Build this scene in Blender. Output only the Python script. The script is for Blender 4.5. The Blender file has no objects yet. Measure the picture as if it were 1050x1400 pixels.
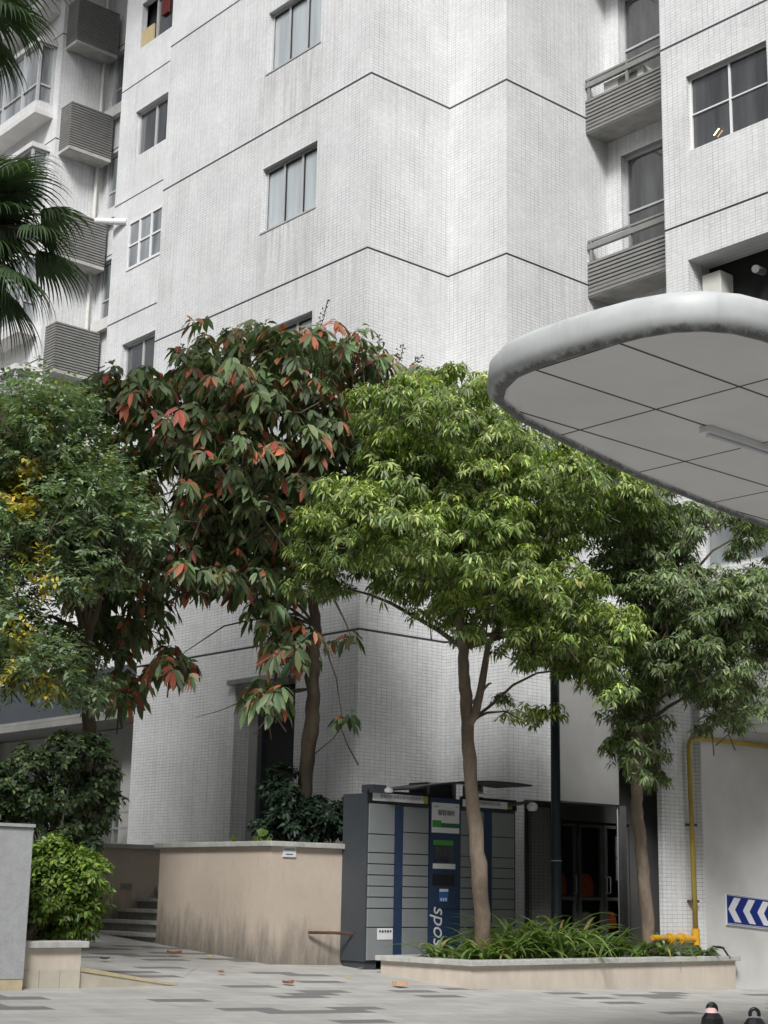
import bpy, math, random
import numpy as np
from mathutils import Vector, Matrix
random.seed(7); RNG = np.random.default_rng(11)
scene = bpy.context.scene
col = scene.collection
# ------------------------------------------------------------------ camera, world, sun, exposure
RC = np.array([[0.752, -0.168, -0.638], [-0.659, -0.166, -0.733], [0.018, 0.972, -0.236]])
FPX, CX, CY = 2147.0, 525.0, 700.0
_u = np.array([2530.0, -567.0, -FPX]); _v = np.array([-1930.0, -485.0, -FPX])
_u /= np.linalg.norm(_u); _v = _v - _u * (_u @ _v); _v /= np.linalg.norm(_v)
RC = np.array([_u, _v, np.cross(_u, _v)])
CAM = np.array([0.0, 0.0, 1.5])
cd = bpy.data.cameras.new('camera'); cam = bpy.data.objects.new('camera', cd); col.objects.link(cam)
cd.sensor_fit = 'VERTICAL'; cd.sensor_height = 24.0; cd.lens = 24.0 * FPX / 1400.0
cd.clip_start = 0.1; cd.clip_end = 500
M4 = Matrix([list(RC[0]) + [0], list(RC[1]) + [0], list(RC[2]) + [1.5], [0, 0, 0, 1]])
cam.matrix_world = M4
scene.camera = cam

SUN_EL, SUN_AZ = math.radians(43), math.radians(221)   # azimuth of the light source in the XY plane, from +X
world = bpy.data.worlds.new('World'); scene.world = world; world.use_nodes = True
wt = world.node_tree; wt.nodes.clear()
wo = wt.nodes.new('ShaderNodeOutputWorld'); bg = wt.nodes.new('ShaderNodeBackground'); sky = wt.nodes.new('ShaderNodeTexSky')
sky.sky_type = 'NISHITA'; sky.sun_disc = False; sky.sun_elevation = SUN_EL
sky.sun_rotation = math.pi / 2 - SUN_AZ
sky.air_density = 1.0; sky.dust_density = 4.0; sky.ozone_density = 1.0
hs = wt.nodes.new('ShaderNodeHueSaturation'); hs.inputs['Saturation'].default_value = 0.22
wt.links.new(sky.outputs[0], hs.inputs['Color']); wt.links.new(hs.outputs[0], bg.inputs['Color'])
bg.inputs['Strength'].default_value = 0.085
wt.links.new(bg.outputs[0], wo.inputs[0])
sl = bpy.data.lights.new('sun', 'SUN'); sun = bpy.data.objects.new('sun', sl); col.objects.link(sun)
sl.energy = 2.4; sl.angle = math.radians(15); sl.color = (1.0, 0.985, 0.965)
sd = Vector((math.cos(SUN_EL) * math.cos(SUN_AZ), math.cos(SUN_EL) * math.sin(SUN_AZ), math.sin(SUN_EL)))
sun.rotation_euler = sd.to_track_quat('Z', 'Y').to_euler()
scene.view_settings.view_transform = 'Standard'; scene.view_settings.look = 'None'
scene.view_settings.exposure = 0.64; scene.view_settings.gamma = 1.0
scene.render.engine = 'CYCLES'

# ------------------------------------------------------------------ helpers
def ray(px, py): return RC @ np.array([px - CX, CY - py, -FPX])
def atX(px, py, x): d = ray(px, py); return CAM + d * (x / d[0])
def atY(px, py, y): d = ray(px, py); return CAM + d * (y / d[1])
def atZ(px, py, z): d = ray(px, py); return CAM + d * ((z - 1.5) / d[2])
FW = RC @ np.array([0, 0, -1.0])
def atD(px, py, D): d = ray(px, py); return CAM + d * (D / (d @ FW))
def G(x, y): return -0.01 - 0.024 * x + 0.064 * y

def tag(o, label=None, cat=None, group=None, kind=None):
    if label: o['label'] = label
    if cat: o['category'] = cat
    if group: o['group'] = group
    if kind: o['kind'] = kind
    return o
def empty(name, loc, label=None, cat=None, group=None):
    o = bpy.data.objects.new(name, None); col.objects.link(o); o.location = loc; o.empty_display_size = .1
    return tag(o, label, cat, group)
class MB:
    def __init__(s): s.v = []; s.f = []; s.m = []; s.mi = 0
    def add(s, vs, fs):
        b = len(s.v); s.v += [tuple(v) for v in vs]
        for f in fs: s.f.append(tuple(i + b for i in f)); s.m.append(s.mi)
        return s
    def quad(s, a, b, c, d): return s.add([a, b, c, d], [(0, 1, 2, 3)])
    def box(s, x0, x1, y0, y1, z0, z1):
        vs = [(x, y, z) for x in (x0, x1) for y in (y0, y1) for z in (z0, z1)]
        return s.add(vs, [(0, 1, 3, 2), (4, 6, 7, 5), (0, 4, 5, 1), (2, 3, 7, 6), (0, 2, 6, 4), (1, 5, 7, 3)])
    def prism(s, poly, z0, z1):      # poly in XY; z0/z1 number or function of (x,y)
        n = len(poly); fz0 = z0 if callable(z0) else (lambda x, y: z0); fz1 = z1 if callable(z1) else (lambda x, y: z1)
        vs = [(x, y, fz0(x, y)) for x, y in poly] + [(x, y, fz1(x, y)) for x, y in poly]
        fs = [tuple(range(n))[::-1], tuple(range(n, 2 * n))] + [(i, (i + 1) % n, n + (i + 1) % n, n + i) for i in range(n)]
        return s.add(vs, fs)
    def tube(s, pts, rad, seg=8, cap=True):
        pts = [Vector(p) for p in pts]; n = len(pts)
        if not hasattr(rad, '__len__'): rad = [rad] * n
        ref = None; rings = []
        for i, p in enumerate(pts):
            t = (pts[min(i + 1, n - 1)] - pts[max(i - 1, 0)]).normalized()
            if ref is None: ref = t.orthogonal().normalized()
            else:
                ref = ref - t * ref.dot(t)
                ref = ref.normalized() if ref.length > 1e-5 else t.orthogonal().normalized()
            bi = t.cross(ref)
            rings.append([p + (ref * math.cos(2 * math.pi * k / seg) + bi * math.sin(2 * math.pi * k / seg)) * rad[i] for k in range(seg)])
        vs = [v for r in rings for v in r]; fs = []
        for i in range(n - 1):
            for k in range(seg):
                a = i * seg + k; b = i * seg + (k + 1) % seg; fs.append((a, b, b + seg, a + seg))
        if cap: fs += [tuple(range(seg))[::-1], tuple(range((n - 1) * seg, n * seg))]
        return s.add(vs, fs)
    def lathe(s, prof, c=(0, 0, 0), seg=20):
        vs = []; fs = []
        for r, z in prof:
            for k in range(seg):
                a = 2 * math.pi * k / seg; vs.append((c[0] + r * math.cos(a), c[1] + r * math.sin(a), c[2] + z))
        for i in range(len(prof) - 1):
            for k in range(seg):
                a = i * seg + k; b = i * seg + (k + 1) % seg; fs.append((a, b, b + seg, a + seg))
        fs.append(tuple(range(seg))[::-1]); fs.append(tuple(range((len(prof) - 1) * seg, len(prof) * seg)))
        return s.add(vs, fs)
    def build(s, name, mat, parent=None, label=None, bevel=0, smooth=False):
        me = bpy.data.meshes.new(name); me.from_pydata(s.v, [], s.f)
        mats = mat if isinstance(mat, (list, tuple)) else [mat]
        for m in mats: me.materials.append(m)
        if len(mats) > 1: me.polygons.foreach_set('material_index', s.m)
        me.update(); 
        o = bpy.data.objects.new(name, me); col.objects.link(o)
        if parent is not None:
            o.parent = parent; o.matrix_parent_inverse = Matrix.Identity(4); 
            w = parent_world(parent); o.location = -w
        if smooth: me.polygons.foreach_set('use_smooth', [True] * len(me.polygons))
        if bevel:
            bm = o.modifiers.new('b', 'BEVEL'); bm.width = bevel; bm.segments = 2; bm.limit_method = 'ANGLE'
        if label: o['label'] = label
        return o
def parent_world(p):
    w = Vector((0, 0, 0))
    while p is not None: w = w + p.location; p = p.parent
    return w
def part_box(name, mat, parent, *b, bevel=0, label=None): return MB().box(*b).build(name, mat, parent, label=label, bevel=bevel)

# ------------------------------------------------------------------ materials
class NT:
    def __init__(s, name):
        s.m = bpy.data.materials.new(name); s.m.use_nodes = True; s.t = s.m.node_tree; s.t.nodes.clear()
        s.out = s.t.nodes.new('ShaderNodeOutputMaterial'); s.p = s.t.nodes.new('ShaderNodeBsdfPrincipled')
        s.t.links.new(s.p.outputs[0], s.out.inputs[0])
    def n(s, ty, **kw):
        x = s.t.nodes.new(ty)
        for k, v in kw.items(): setattr(x, k, v)
        return x
    def l(s, a, b): s.t.links.new(a, b)
    def setv(s, inp, v):
        if hasattr(v, 'is_output') or isinstance(v, bpy.types.NodeSocket): s.l(v, inp)
        else: inp.default_value = v
    def math(s, op, a, b=0.0, c=0.0):
        x = s.n('ShaderNodeMath', operation=op); s.setv(x.inputs[0], a); s.setv(x.inputs[1], b); s.setv(x.inputs[2], c); return x.outputs[0]
    def mix(s, f, a, b, blend='MIX'):
        x = s.n('ShaderNodeMix', data_type='RGBA', blend_type=blend)
        s.setv(x.inputs[0], f); s.setv(x.inputs[6], a); s.setv(x.inputs[7], b); return x.outputs[2]
    def noise(s, vec, scale, detail=4, rough=.55):
        x = s.n('ShaderNodeTexNoise'); x.inputs['Scale'].default_value = scale; x.inputs['Detail'].default_value = detail
        x.inputs['Roughness'].default_value = rough
        if vec is not None: s.l(vec, x.inputs['Vector'])
        return x.outputs[0]
    def ramp(s, v, a, b, lo=0.0, hi=1.0):
        x = s.n('ShaderNodeMapRange'); x.clamp = True
        s.setv(x.inputs[0], v); x.inputs[1].default_value = a; x.inputs[2].default_value = b
        x.inputs[3].default_value = lo; x.inputs[4].default_value = hi; return x.outputs[0]
    def pos(s): return s.n('ShaderNodeNewGeometry').outputs['Position']
    def scaled(s, vec, sx, sy, sz):
        x = s.n('ShaderNodeMapping'); x.inputs['Scale'].default_value = (sx, sy, sz); s.l(vec, x.inputs[0]); return x.outputs[0]
    def bump(s, h, strength=.2, dist=.01):
        x = s.n('ShaderNodeBump'); x.inputs['Strength'].default_value = strength; x.inputs['Distance'].default_value = dist
        s.l(h, x.inputs['Height']); s.l(x.outputs[0], s.p.inputs['Normal'])
    def base(s, c): s.setv(s.p.inputs['Base Color'], c if not isinstance(c, tuple) or len(c) == 4 else (*c, 1))
def c4(c): return (c[0], c[1], c[2], 1)
_mc = {}
def plain(name, c, rough=.6, metal=0, var=.12, scale=9, bump=0, spec=.4):
    if name in _mc: return _mc[name]
    t = NT(name); p = t.pos()
    n = t.noise(p, scale, 5); n2 = t.noise(p, scale * .17, 3)
    f = t.ramp(t.math('ADD', t.math('MULTIPLY', n, .5), t.math('MULTIPLY', n2, .5)), .35, .65)
    t.base(t.mix(f, c4([x * (1 - var) for x in c]), c4([min(1, x * (1 + var)) for x in c])))
    t.p.inputs['Roughness'].default_value = rough; t.p.inputs['Metallic'].default_value = metal
    t.p.inputs['Specular IOR Level'].default_value = spec
    if bump: t.bump(n, bump)
    _mc[name] = t.m; return t.m

def uv_plane(t):
    g = t.n('ShaderNodeNewGeometry'); sp = t.n('ShaderNodeSeparateXYZ'); t.l(g.outputs['Position'], sp.inputs[0])
    sn = t.n('ShaderNodeSeparateXYZ'); t.l(g.outputs['True Normal'], sn.inputs[0])
    k = t.math('GREATER_THAN', t.math('ABSOLUTE', sn.outputs[0]), .5)
    u = t.math('ADD', t.math('MULTIPLY', sp.outputs[1], k), t.math('MULTIPLY', sp.outputs[0], t.math('SUBTRACT', 1.0, k)))
    return u, sp.outputs[2], g.outputs['Position'], sp
def tile_mat(name, base=(.715, .725, .735), grout=(.31, .31, .31), joints=True, grime=.55, tw=.1, th=.05, ms=.0055):
    t = NT(name); u, z, pos, sp = uv_plane(t)
    cb = t.n('ShaderNodeCombineXYZ'); t.l(u, cb.inputs[0]); t.l(z, cb.inputs[1])
    br = t.n('ShaderNodeTexBrick'); br.offset = 0.0; br.offset_frequency = 1; br.squash = 1; br.squash_frequency = 1
    t.l(cb.outputs[0], br.inputs['Vector'])
    br.inputs['Scale'].default_value = 1; br.inputs['Brick Width'].default_value = tw; br.inputs['Row Height'].default_value = th
    br.inputs['Mortar Size'].default_value = ms * .5; br.inputs['Mortar Smooth'].default_value = .1
    br.inputs['Color1'].default_value = c4([x * .955 for x in base]); br.inputs['Color2'].default_value = c4([min(1, x * 1.03) for x in base])
    # grout darkness wanders from area to area
    gm = t.n('ShaderNodeCombineXYZ'); t.l(t.math('MULTIPLY', u, 1.4), gm.inputs[0]); t.l(t.math('MULTIPLY', z, .45), gm.inputs[1])
    gn = t.ramp(t.noise(gm.outputs[0], 1.6, 6, .65), .38, .66)
    t.l(t.mix(gn, c4([x * 1.75 for x in grout]), c4([x * .6 for x in grout])), br.inputs['Mortar'])
    c = br.outputs['Color']
    # rain streaks and soot
    sm = t.n('ShaderNodeCombineXYZ'); t.l(t.math('MULTIPLY', u, 5.0), sm.inputs[0]); t.l(t.math('MULTIPLY', z, .35), sm.inputs[1])
    st = t.ramp(t.noise(sm.outputs[0], 1.5, 5, .6), .5, .78)
    cl = t.ramp(t.noise(cb.outputs[0], .5, 4), .34, .62)
    c = t.mix(t.math('MULTIPLY', t.math('MULTIPLY', st, cl), grime), c, (.42, .41, .39, 1))
    if joints:
        zz = t.math('FLOORED_MODULO', t.math('SUBTRACT', z, 3.36), 2.97)      # 0 at each sill line, falling below it
        below = t.ramp(zz, 2.97, 1.2); ins = t.math('MULTIPLY', t.ramp(u, 18.35, 18.75), t.ramp(u, 20.35, 19.95))
        face = t.math('LESS_THAN', sp.outputs[0], 15.0)
        s2 = t.n('ShaderNodeCombineXYZ'); t.l(t.math('MULTIPLY', u, 9.0), s2.inputs[0]); t.l(t.math('MULTIPLY', z, .5), s2.inputs[1])
        sn2 = t.ramp(t.noise(s2.outputs[0], 1.3, 4), .42, .66)
        c = t.mix(t.math('MULTIPLY', t.math('MULTIPLY', t.math('MULTIPLY', t.math('SUBTRACT', 1.0, below), ins), face), t.math('MULTIPLY', sn2, .6)), c, (.33, .31, .28, 1))
    fine = t.ramp(t.noise(cb.outputs[0], 14, 3), .3, .7, .93, 1.03)
    fc = t.n('ShaderNodeCombineColor'); [t.l(fine, fc.inputs[i]) for i in range(3)]
    c = t.mix(1.0, c, fc.outputs[0], 'MULTIPLY')
    pt = t.ramp(t.noise(cb.outputs[0], 1.1, 5, .6), .35, .68, 1.03, .90)
    pc = t.n('ShaderNodeCombineColor'); [t.l(pt, pc.inputs[i]) for i in range(3)]
    c = t.mix(1.0, c, pc.outputs[0], 'MULTIPLY')
    if joints:
        m0 = t.math('FLOORED_MODULO', t.math('SUBTRACT', z, 5.2), 2.97)
        drip = t.math('MULTIPLY', t.ramp(m0, 2.97 - .75, 2.97), t.ramp(t.noise(sm.outputs[0], 2.4, 5, .7), .46, .7))
        c = t.mix(t.math('MULTIPLY', drip, .30), c, (.36, .35, .33, 1))
        m = t.math('FLOORED_MODULO', t.math('SUBTRACT', z, 5.2), 2.97)
        j = t.math('MULTIPLY', t.math('LESS_THAN', m, .034), t.math('GREATER_THAN', z, 5.0))
        c = t.mix(j, c, (.035, .035, .038, 1))
    t.base(c); t.p.inputs['Roughness'].default_value = .42; t.p.inputs['Specular IOR Level'].default_value = .35
    t.bump(t.math('SUBTRACT', 1.0, br.outputs['Fac']), .35, .003)
    return t.m
def slat_mat(name, base, pitch=.07, dark=.35):
    t = NT(name); u, z, pos, sp = uv_plane(t)
    m = t.math('FLOORED_MODULO', z, pitch); s = t.ramp(m, 0, pitch)
    n = t.ramp(t.noise(pos, 3, 5), .3, .7, .85, 1.12)
    fc = t.n('ShaderNodeCombineColor'); [t.l(n, fc.inputs[i]) for i in range(3)]
    t.base(t.mix(1.0, c4(base), fc.outputs[0], 'MULTIPLY')); t.p.inputs['Roughness'].default_value = .6
    return t.m
def stucco_mat(name, base, stain=(.10, .095, .085), low=.62, hi=1.15, amt=1.0):
    t = NT(name); u, z, pos, sp = uv_plane(t)
    hgt = t.math('SUBTRACT', z, t.math('ADD', -.01, t.math('ADD', t.math('MULTIPLY', sp.outputs[0], -.024), t.math('MULTIPLY', sp.outputs[1], .064))))
    cb = t.n('ShaderNodeCombineXYZ'); t.l(t.math('MULTIPLY', u, 4.0), cb.inputs[0]); t.l(t.math('MULTIPLY', z, .8), cb.inputs[1])
    n = t.noise(cb.outputs[0], 1.6, 7, .7); n2 = t.noise(pos, 1.1, 5); n3 = t.noise(pos, 18, 4)
    lowm = t.ramp(t.math('ADD', hgt, t.math('MULTIPLY', t.math('SUBTRACT', n, .5), 1.1)), .50, .0)
    c = t.mix(t.ramp(n2, .35, .7), c4(base), c4([x * .8 for x in base]))
    c = t.mix(t.ramp(n3, .3, .7, 0, .25), c, c4([x * .75 for x in base]))
    c = t.mix(t.math('MULTIPLY', lowm, .6 * amt), c, c4(stain))
    top = t.ramp(t.noise(cb.outputs[0], 2.3, 5, .7), .55, .75)
    c = t.mix(t.math('MULTIPLY', top, .18 * amt), c, c4([x * 1.4 for x in stain]))
    t.base(c); t.p.inputs['Roughness'].default_value = .85; t.bump(n3, .25, .004)
    return t.m
def paving_mat():
    t = NT('paving'); pos = t.pos(); sp = t.n('ShaderNodeSeparateXYZ'); t.l(pos, sp.inputs[0])
    cb = t.n('ShaderNodeCombineXYZ'); t.l(sp.outputs[0], cb.inputs[0]); t.l(sp.outputs[1], cb.inputs[1])
    br = t.n('ShaderNodeTexBrick'); br.offset = .5; t.l(cb.outputs[0], br.inputs['Vector'])
    br.inputs['Scale'].default_value = 1; br.inputs['Brick Width'].default_value = .6; br.inputs['Row Height'].default_value = .2
    br.inputs['Mortar Size'].default_value = .003; br.inputs['Color1'].default_value = (0, 0, 0, 1); br.inputs['Color2'].default_value = (1, 1, 1, 1)
    br.inputs['Mortar'].default_value = (0.3, 0.3, 0.3, 1)
    bw = t.n('ShaderNodeRGBToBW'); t.l(br.outputs['Color'], bw.inputs[0])
    r = bw.outputs[0]
    light = t.mix(r, (.39, .385, .37, 1), (.49, .485, .465, 1))
    dk = t.ramp(r, .85, .855)
    c = t.mix(dk, light, (.17, .17, .17, 1))
    n = t.ramp(t.noise(cb.outputs[0], 2.2, 6, .65), .4, .72, 0, .38)
    c = t.mix(n, c, (.19, .18, .165, 1))
    c = t.mix(t.math('MULTIPLY', br.outputs['Fac'], .6), c, (.14, .13, .12, 1))
    t.base(c); t.p.inputs['Roughness'].default_value = .7
    t.bump(t.noise(cb.outputs[0], 60, 3), .15, .003)
    return t.m
def leaf_mat(name, rough=.42, trans=.35, spec=.4):
    t = NT(name); a = t.n('ShaderNodeAttribute'); a.attribute_name = 'tint'
    t.base(a.outputs['Color']); t.p.inputs['Roughness'].default_value = rough; t.p.inputs['Specular IOR Level'].default_value = spec
    tr = t.n('ShaderNodeBsdfTranslucent'); t.l(t.mix(1.0, a.outputs['Color'], (1.3, 1.5, .6, 1), 'MULTIPLY'), tr.inputs[0])
    ms = t.n('ShaderNodeMixShader'); ms.inputs[0].default_value = trans
    t.l(t.p.outputs[0], ms.inputs[1]); t.l(tr.outputs[0], ms.inputs[2]); t.l(ms.outputs[0], t.out.inputs[0])
    return t.m
def bark_mat(name, a, b, scale=7):
    t = NT(name); p = t.pos(); s = t.scaled(p, 1, 1, .28)
    n = t.noise(s, scale, 7, .7); n2 = t.noise(p, 2.2, 4)
    c = t.mix(t.ramp(n, .35, .65), c4(a), c4(b)); c = t.mix(t.ramp(n2, .5, .75, 0, .5), c, c4([x * .45 for x in a]))
    t.base(c); t.p.inputs['Roughness'].default_value = .9; t.bump(n, .7, .02); return t.m
def fascia_mat():
    t = NT('fascia_metal'); pos = t.pos(); sp = t.n('ShaderNodeSeparateXYZ'); t.l(pos, sp.inputs[0])
    n = t.noise(t.scaled(pos, 5.0, 5.0, 3.0), 2.2, 9, .75)
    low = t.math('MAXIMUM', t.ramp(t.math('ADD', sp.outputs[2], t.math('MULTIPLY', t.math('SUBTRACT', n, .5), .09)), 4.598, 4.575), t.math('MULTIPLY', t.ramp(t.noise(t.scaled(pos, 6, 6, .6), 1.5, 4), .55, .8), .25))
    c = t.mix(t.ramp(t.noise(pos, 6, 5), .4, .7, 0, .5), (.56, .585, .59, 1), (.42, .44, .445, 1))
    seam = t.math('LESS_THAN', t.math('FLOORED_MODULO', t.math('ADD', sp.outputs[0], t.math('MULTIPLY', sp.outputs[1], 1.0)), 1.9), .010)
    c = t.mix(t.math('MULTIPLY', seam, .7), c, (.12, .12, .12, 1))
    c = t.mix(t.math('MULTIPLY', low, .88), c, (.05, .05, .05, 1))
    t.base(c); t.p.inputs['Roughness'].default_value = .5; return t.m
def soffit_mat():
    t = NT('soffit_panel'); pos = t.pos(); sp = t.n('ShaderNodeSeparateXYZ'); t.l(pos, sp.inputs[0])
    a = t.math('LESS_THAN', t.math('FLOORED_MODULO', t.math('SUBTRACT', sp.outputs[0], 6.615), 1.14), .02)
    b = t.math('LESS_THAN', t.math('FLOORED_MODULO', t.math('SUBTRACT', sp.outputs[1], 5.57), .66), .02)
    c = t.mix(t.ramp(t.noise(pos, 1.3, 5), .35, .7), (.80, .80, .79, 1), (.72, .72, .71, 1))
    c = t.mix(t.math('MAXIMUM', a, b), c, (.02, .02, .02, 1))
    t.base(c); t.p.inputs['Roughness'].default_value = .6; return t.m
def glass_mat(name, c, rough=.04, spec=.8, coat=.6, var=.3):
    t = NT(name); pos = t.pos(); n = t.ramp(t.noise(t.scaled(pos, 2.2, 2.2, .25), 1.6, 4), .35, .65)
    t.base(t.mix(n, c4([x * (1 - var) for x in c]), c4([x * (1 + var) for x in c])))
    t.p.inputs['Roughness'].default_value = rough; t.p.inputs['Specular IOR Level'].default_value = spec
    t.p.inputs['Coat Weight'].default_value = coat; t.p.inputs['Coat Roughness'].default_value = .02; return t.m

def clear_mat():
    t = NT('clear_glass'); tr = t.n('ShaderNodeBsdfTransparent'); tr.inputs[0].default_value = (.85, .88, .88, 1); gl = t.n('ShaderNodeBsdfGlossy'); gl.inputs['Roughness'].default_value = .02
    ms = t.n('ShaderNodeMixShader'); ms.inputs[0].default_value = .07; t.l(tr.outputs[0], ms.inputs[1]); t.l(gl.outputs[0], ms.inputs[2]); t.l(ms.outputs[0], t.out.inputs[0]); return t.m
M = dict(clear=clear_mat(),
    tile=tile_mat('white_tile'), tile_low=tile_mat('grey_tile', base=(.46, .455, .44), grout=(.16, .155, .15), joints=False, grime=.6),
    paving=paving_mat(),
    stucco=stucco_mat('peach_stucco', (.57, .485, .40), amt=1.25), stucco_l=stucco_mat('pale_stucco', (.70, .62, .53), amt=.4),
    coping=plain('coping_stone', (.42, .42, .40), .7, var=.22, scale=14, bump=.15),
    step=plain('step_stone', (.22, .215, .20), .8, var=.25, scale=10, bump=.2),
    plaster=plain('painted_plaster', (.60, .595, .58), .8, var=.10, scale=2.5),
    plaster_m=plain('weathered_plaster', (.40, .39, .37), .85, var=.3, scale=4),
    plaster_d=plain('grey_plaster', (.30, .30, .29), .85, var=.15, scale=2),
    alum=plain('aluminium_frame', (.52, .53, .54), .4, .3, .08), white=plain('white_paint', (.72, .73, .74), .45, 0, .05),
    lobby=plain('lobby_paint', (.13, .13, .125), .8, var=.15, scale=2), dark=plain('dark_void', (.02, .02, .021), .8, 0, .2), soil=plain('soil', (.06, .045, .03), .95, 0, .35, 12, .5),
    slat=plain('slat_metal', (.15, .15, .145), .6, .1, .18, 5), rail=plain('rail_metal', (.25, .25, .24), .5, .2, .15, 5),
    navy=plain('navy_metal', (.022, .042, .095), .45, 0, .12), lockgrey=plain('locker_grey', (.235, .255, .262), .45, .1, .06, 4),
    charcoal=plain('charcoal_metal', (.050, .058, .068), .5, .1, .12, 4), black=plain('black_metal', (.012, .013, .015), .4, .1, .1),
    yellow=plain('yellow_paint', (.55, .29, .02), .4, 0, .12, 8), olive=plain('faded_yellow_paint', (.36, .27, .055), .5, 0, .2, 6),
    rust=plain('rusty_iron', (.09, .05, .035), .9, .2, .4, 30, .4), post=plain('post_paint', (.028, .036, .045), .45, .2, .15, 6),
    granite=plain('granite', (.40, .41, .42), .55, 0, .16, 55, .1), blue=plain('sign_blue', (.012, .03, .20), .4, 0, .05),
    signwhite=plain('sign_white', (.70, .71, .74), .4, 0, .04), green=plain('sign_green', (.06, .30, .05), .4, 0, .1),
    dgreen=plain('sign_dark_green', (.03, .14, .05), .4, 0, .1), gold=plain('sign_gold', (.36, .36, .04), .5, 0, .1), ink=plain('ink', (.04, .04, .05), .6, 0, .05),
    greyink=plain('grey_ink', (.22, .22, .24), .6), orange=plain('sign_orange', (.6, .22, .05), .5), sblue=plain('sticker_blue', (.03, .12, .38), .4),
    bagred=plain('bag_red', (.9, .16, .07), .7, 0, .15, 12), red=plain('red_fabric', (.11, .015, .015), .8, 0, .2, 12), wood=plain('cardboard', (.46, .38, .22), .9, 0, .1), cloth=plain('pale_sack', (.38, .36, .30), .9, 0, .35, 14),
    plastic=plain('off_white_plastic', (.62, .62, .58), .5, 0, .08), pink=plain('pink_tape', (.75, .5, .5), .6), leafbrown=plain('dry_leaf', (.20, .075, .04), .8, 0, .35, 40),
    leafyellow=plain('yellow_dry_leaf', (.55, .40, .10), .8, 0, .25, 40), leaftan=plain('tan_dry_leaf', (.45, .26, .15), .8, 0, .25, 40),
    kerb=plain('kerb_stone', (.50, .43, .28), .8, 0, .2, 8), granite_t=plain('stone_cladding', (.50, .46, .38), .7, 0, .16, 6),
    glass_pale=glass_mat('pale_glass', (.42, .46, .48), var=.14), glass=glass_mat('dark_glass', (.042, .045, .047), var=.6), glass_cur=glass_mat('curtained_glass', (.20, .215, .225), var=.45),
    fascia=fascia_mat(), soffit=soffit_mat(), lamp=plain('tube_white', (.75, .76, .78), .35, 0, .04),
    bark=bark_mat('bark_brown', (.15, .115, .085), (.27, .215, .165)), bark_d=bark_mat('bark_dark', (.07, .055, .04), (.13, .10, .07)),
    leaf=leaf_mat('leaf'), leaf_gloss=leaf_mat('leaf_glossy', .48, .28, .32), leaf_matt=leaf_mat('leaf_matt', .6, .3, .25))

# ------------------------------------------------------------------ ground
def build_ground():
    mb = MB()
    xs = [-120, -60, -20, 0, 4, 8, 12, 16, 20, 26, 60, 120]
    for i in range(len(xs) - 1):
        for j in range(len(xs) - 1):
            q = [(xs[i], xs[j]), (xs[i + 1], xs[j]), (xs[i + 1], xs[j + 1]), (xs[i], xs[j + 1])]
            mb.add([(x, y, max(-1.5, min(3.0, G(x, y))) if abs(x) + abs(y) > 70 else G(x, y)) for x, y in q], [(0, 1, 2, 3)])
    tag(mb.build('plaza_ground', M['paving']), kind='structure')
    K1 = (7.60, 12.82, .795); K0 = (8.78, 13.0, G(8.78, 13.0) + .003)
    mb = MB()
    pts = [K1, K0, (10.3, 14.8, G(10.3, 14.8) + .003), (11.4, 17.3, G(11.4, 17.3) + .004), (11.4, 19.2, .90), (6.4, 19.2, 1.0), (6.4, 12.82, .82)]
    mb.add(pts, [tuple(range(7))]); tag(mb.build('ramp_path', M['paving']), kind='structure')
    e = empty('kerb', (K1[0], K1[1], G(K1[0], K1[1])), 'yellowish stone kerb wedge that thins out to the right beside the low planter', 'kerb')
    mb = MB(); a = Vector(K1); b = Vector(K0); d = (b - a).normalized(); n = Vector((d.y, -d.x, 0)) * .05
    ga = Vector((K1[0], K1[1], G(K1[0], K1[1]) - .05)); gb = Vector((K0[0], K0[1], G(K0[0], K0[1]) - .05))
    up = Vector((0, 0, .008))
    mb.add([ga + n, gb + n, b + n * 1 - up, a + n - up * 4, ga - n * .2, gb - n * .2, b - n * .2 - up, a - n * .2 - up * 4], [(0, 1, 2, 3), (4, 7, 6, 5), (3, 2, 6, 7), (0, 3, 7, 4), (1, 5, 6, 2)])
    mb.build('kerb_face', M['granite_t'], e)
    mb = MB(); t = Vector((0, 0, .028))
    A = a + n * 1.15 - t; B = b + n * 1.15 - t * .4; C = b - n * .9 - t * .4; D = a - n * .9 - t
    mb.add([A, B, C, D, A + t * 1.4, B + t * .7, C + t * .7, D + t * 1.4], [(0, 1, 2, 3), (4, 7, 6, 5), (0, 4, 5, 1), (1, 5, 6, 2), (2, 6, 7, 3), (3, 7, 4, 0)])
    mb.build('kerb_top', M['kerb'], e)
build_ground()

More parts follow.
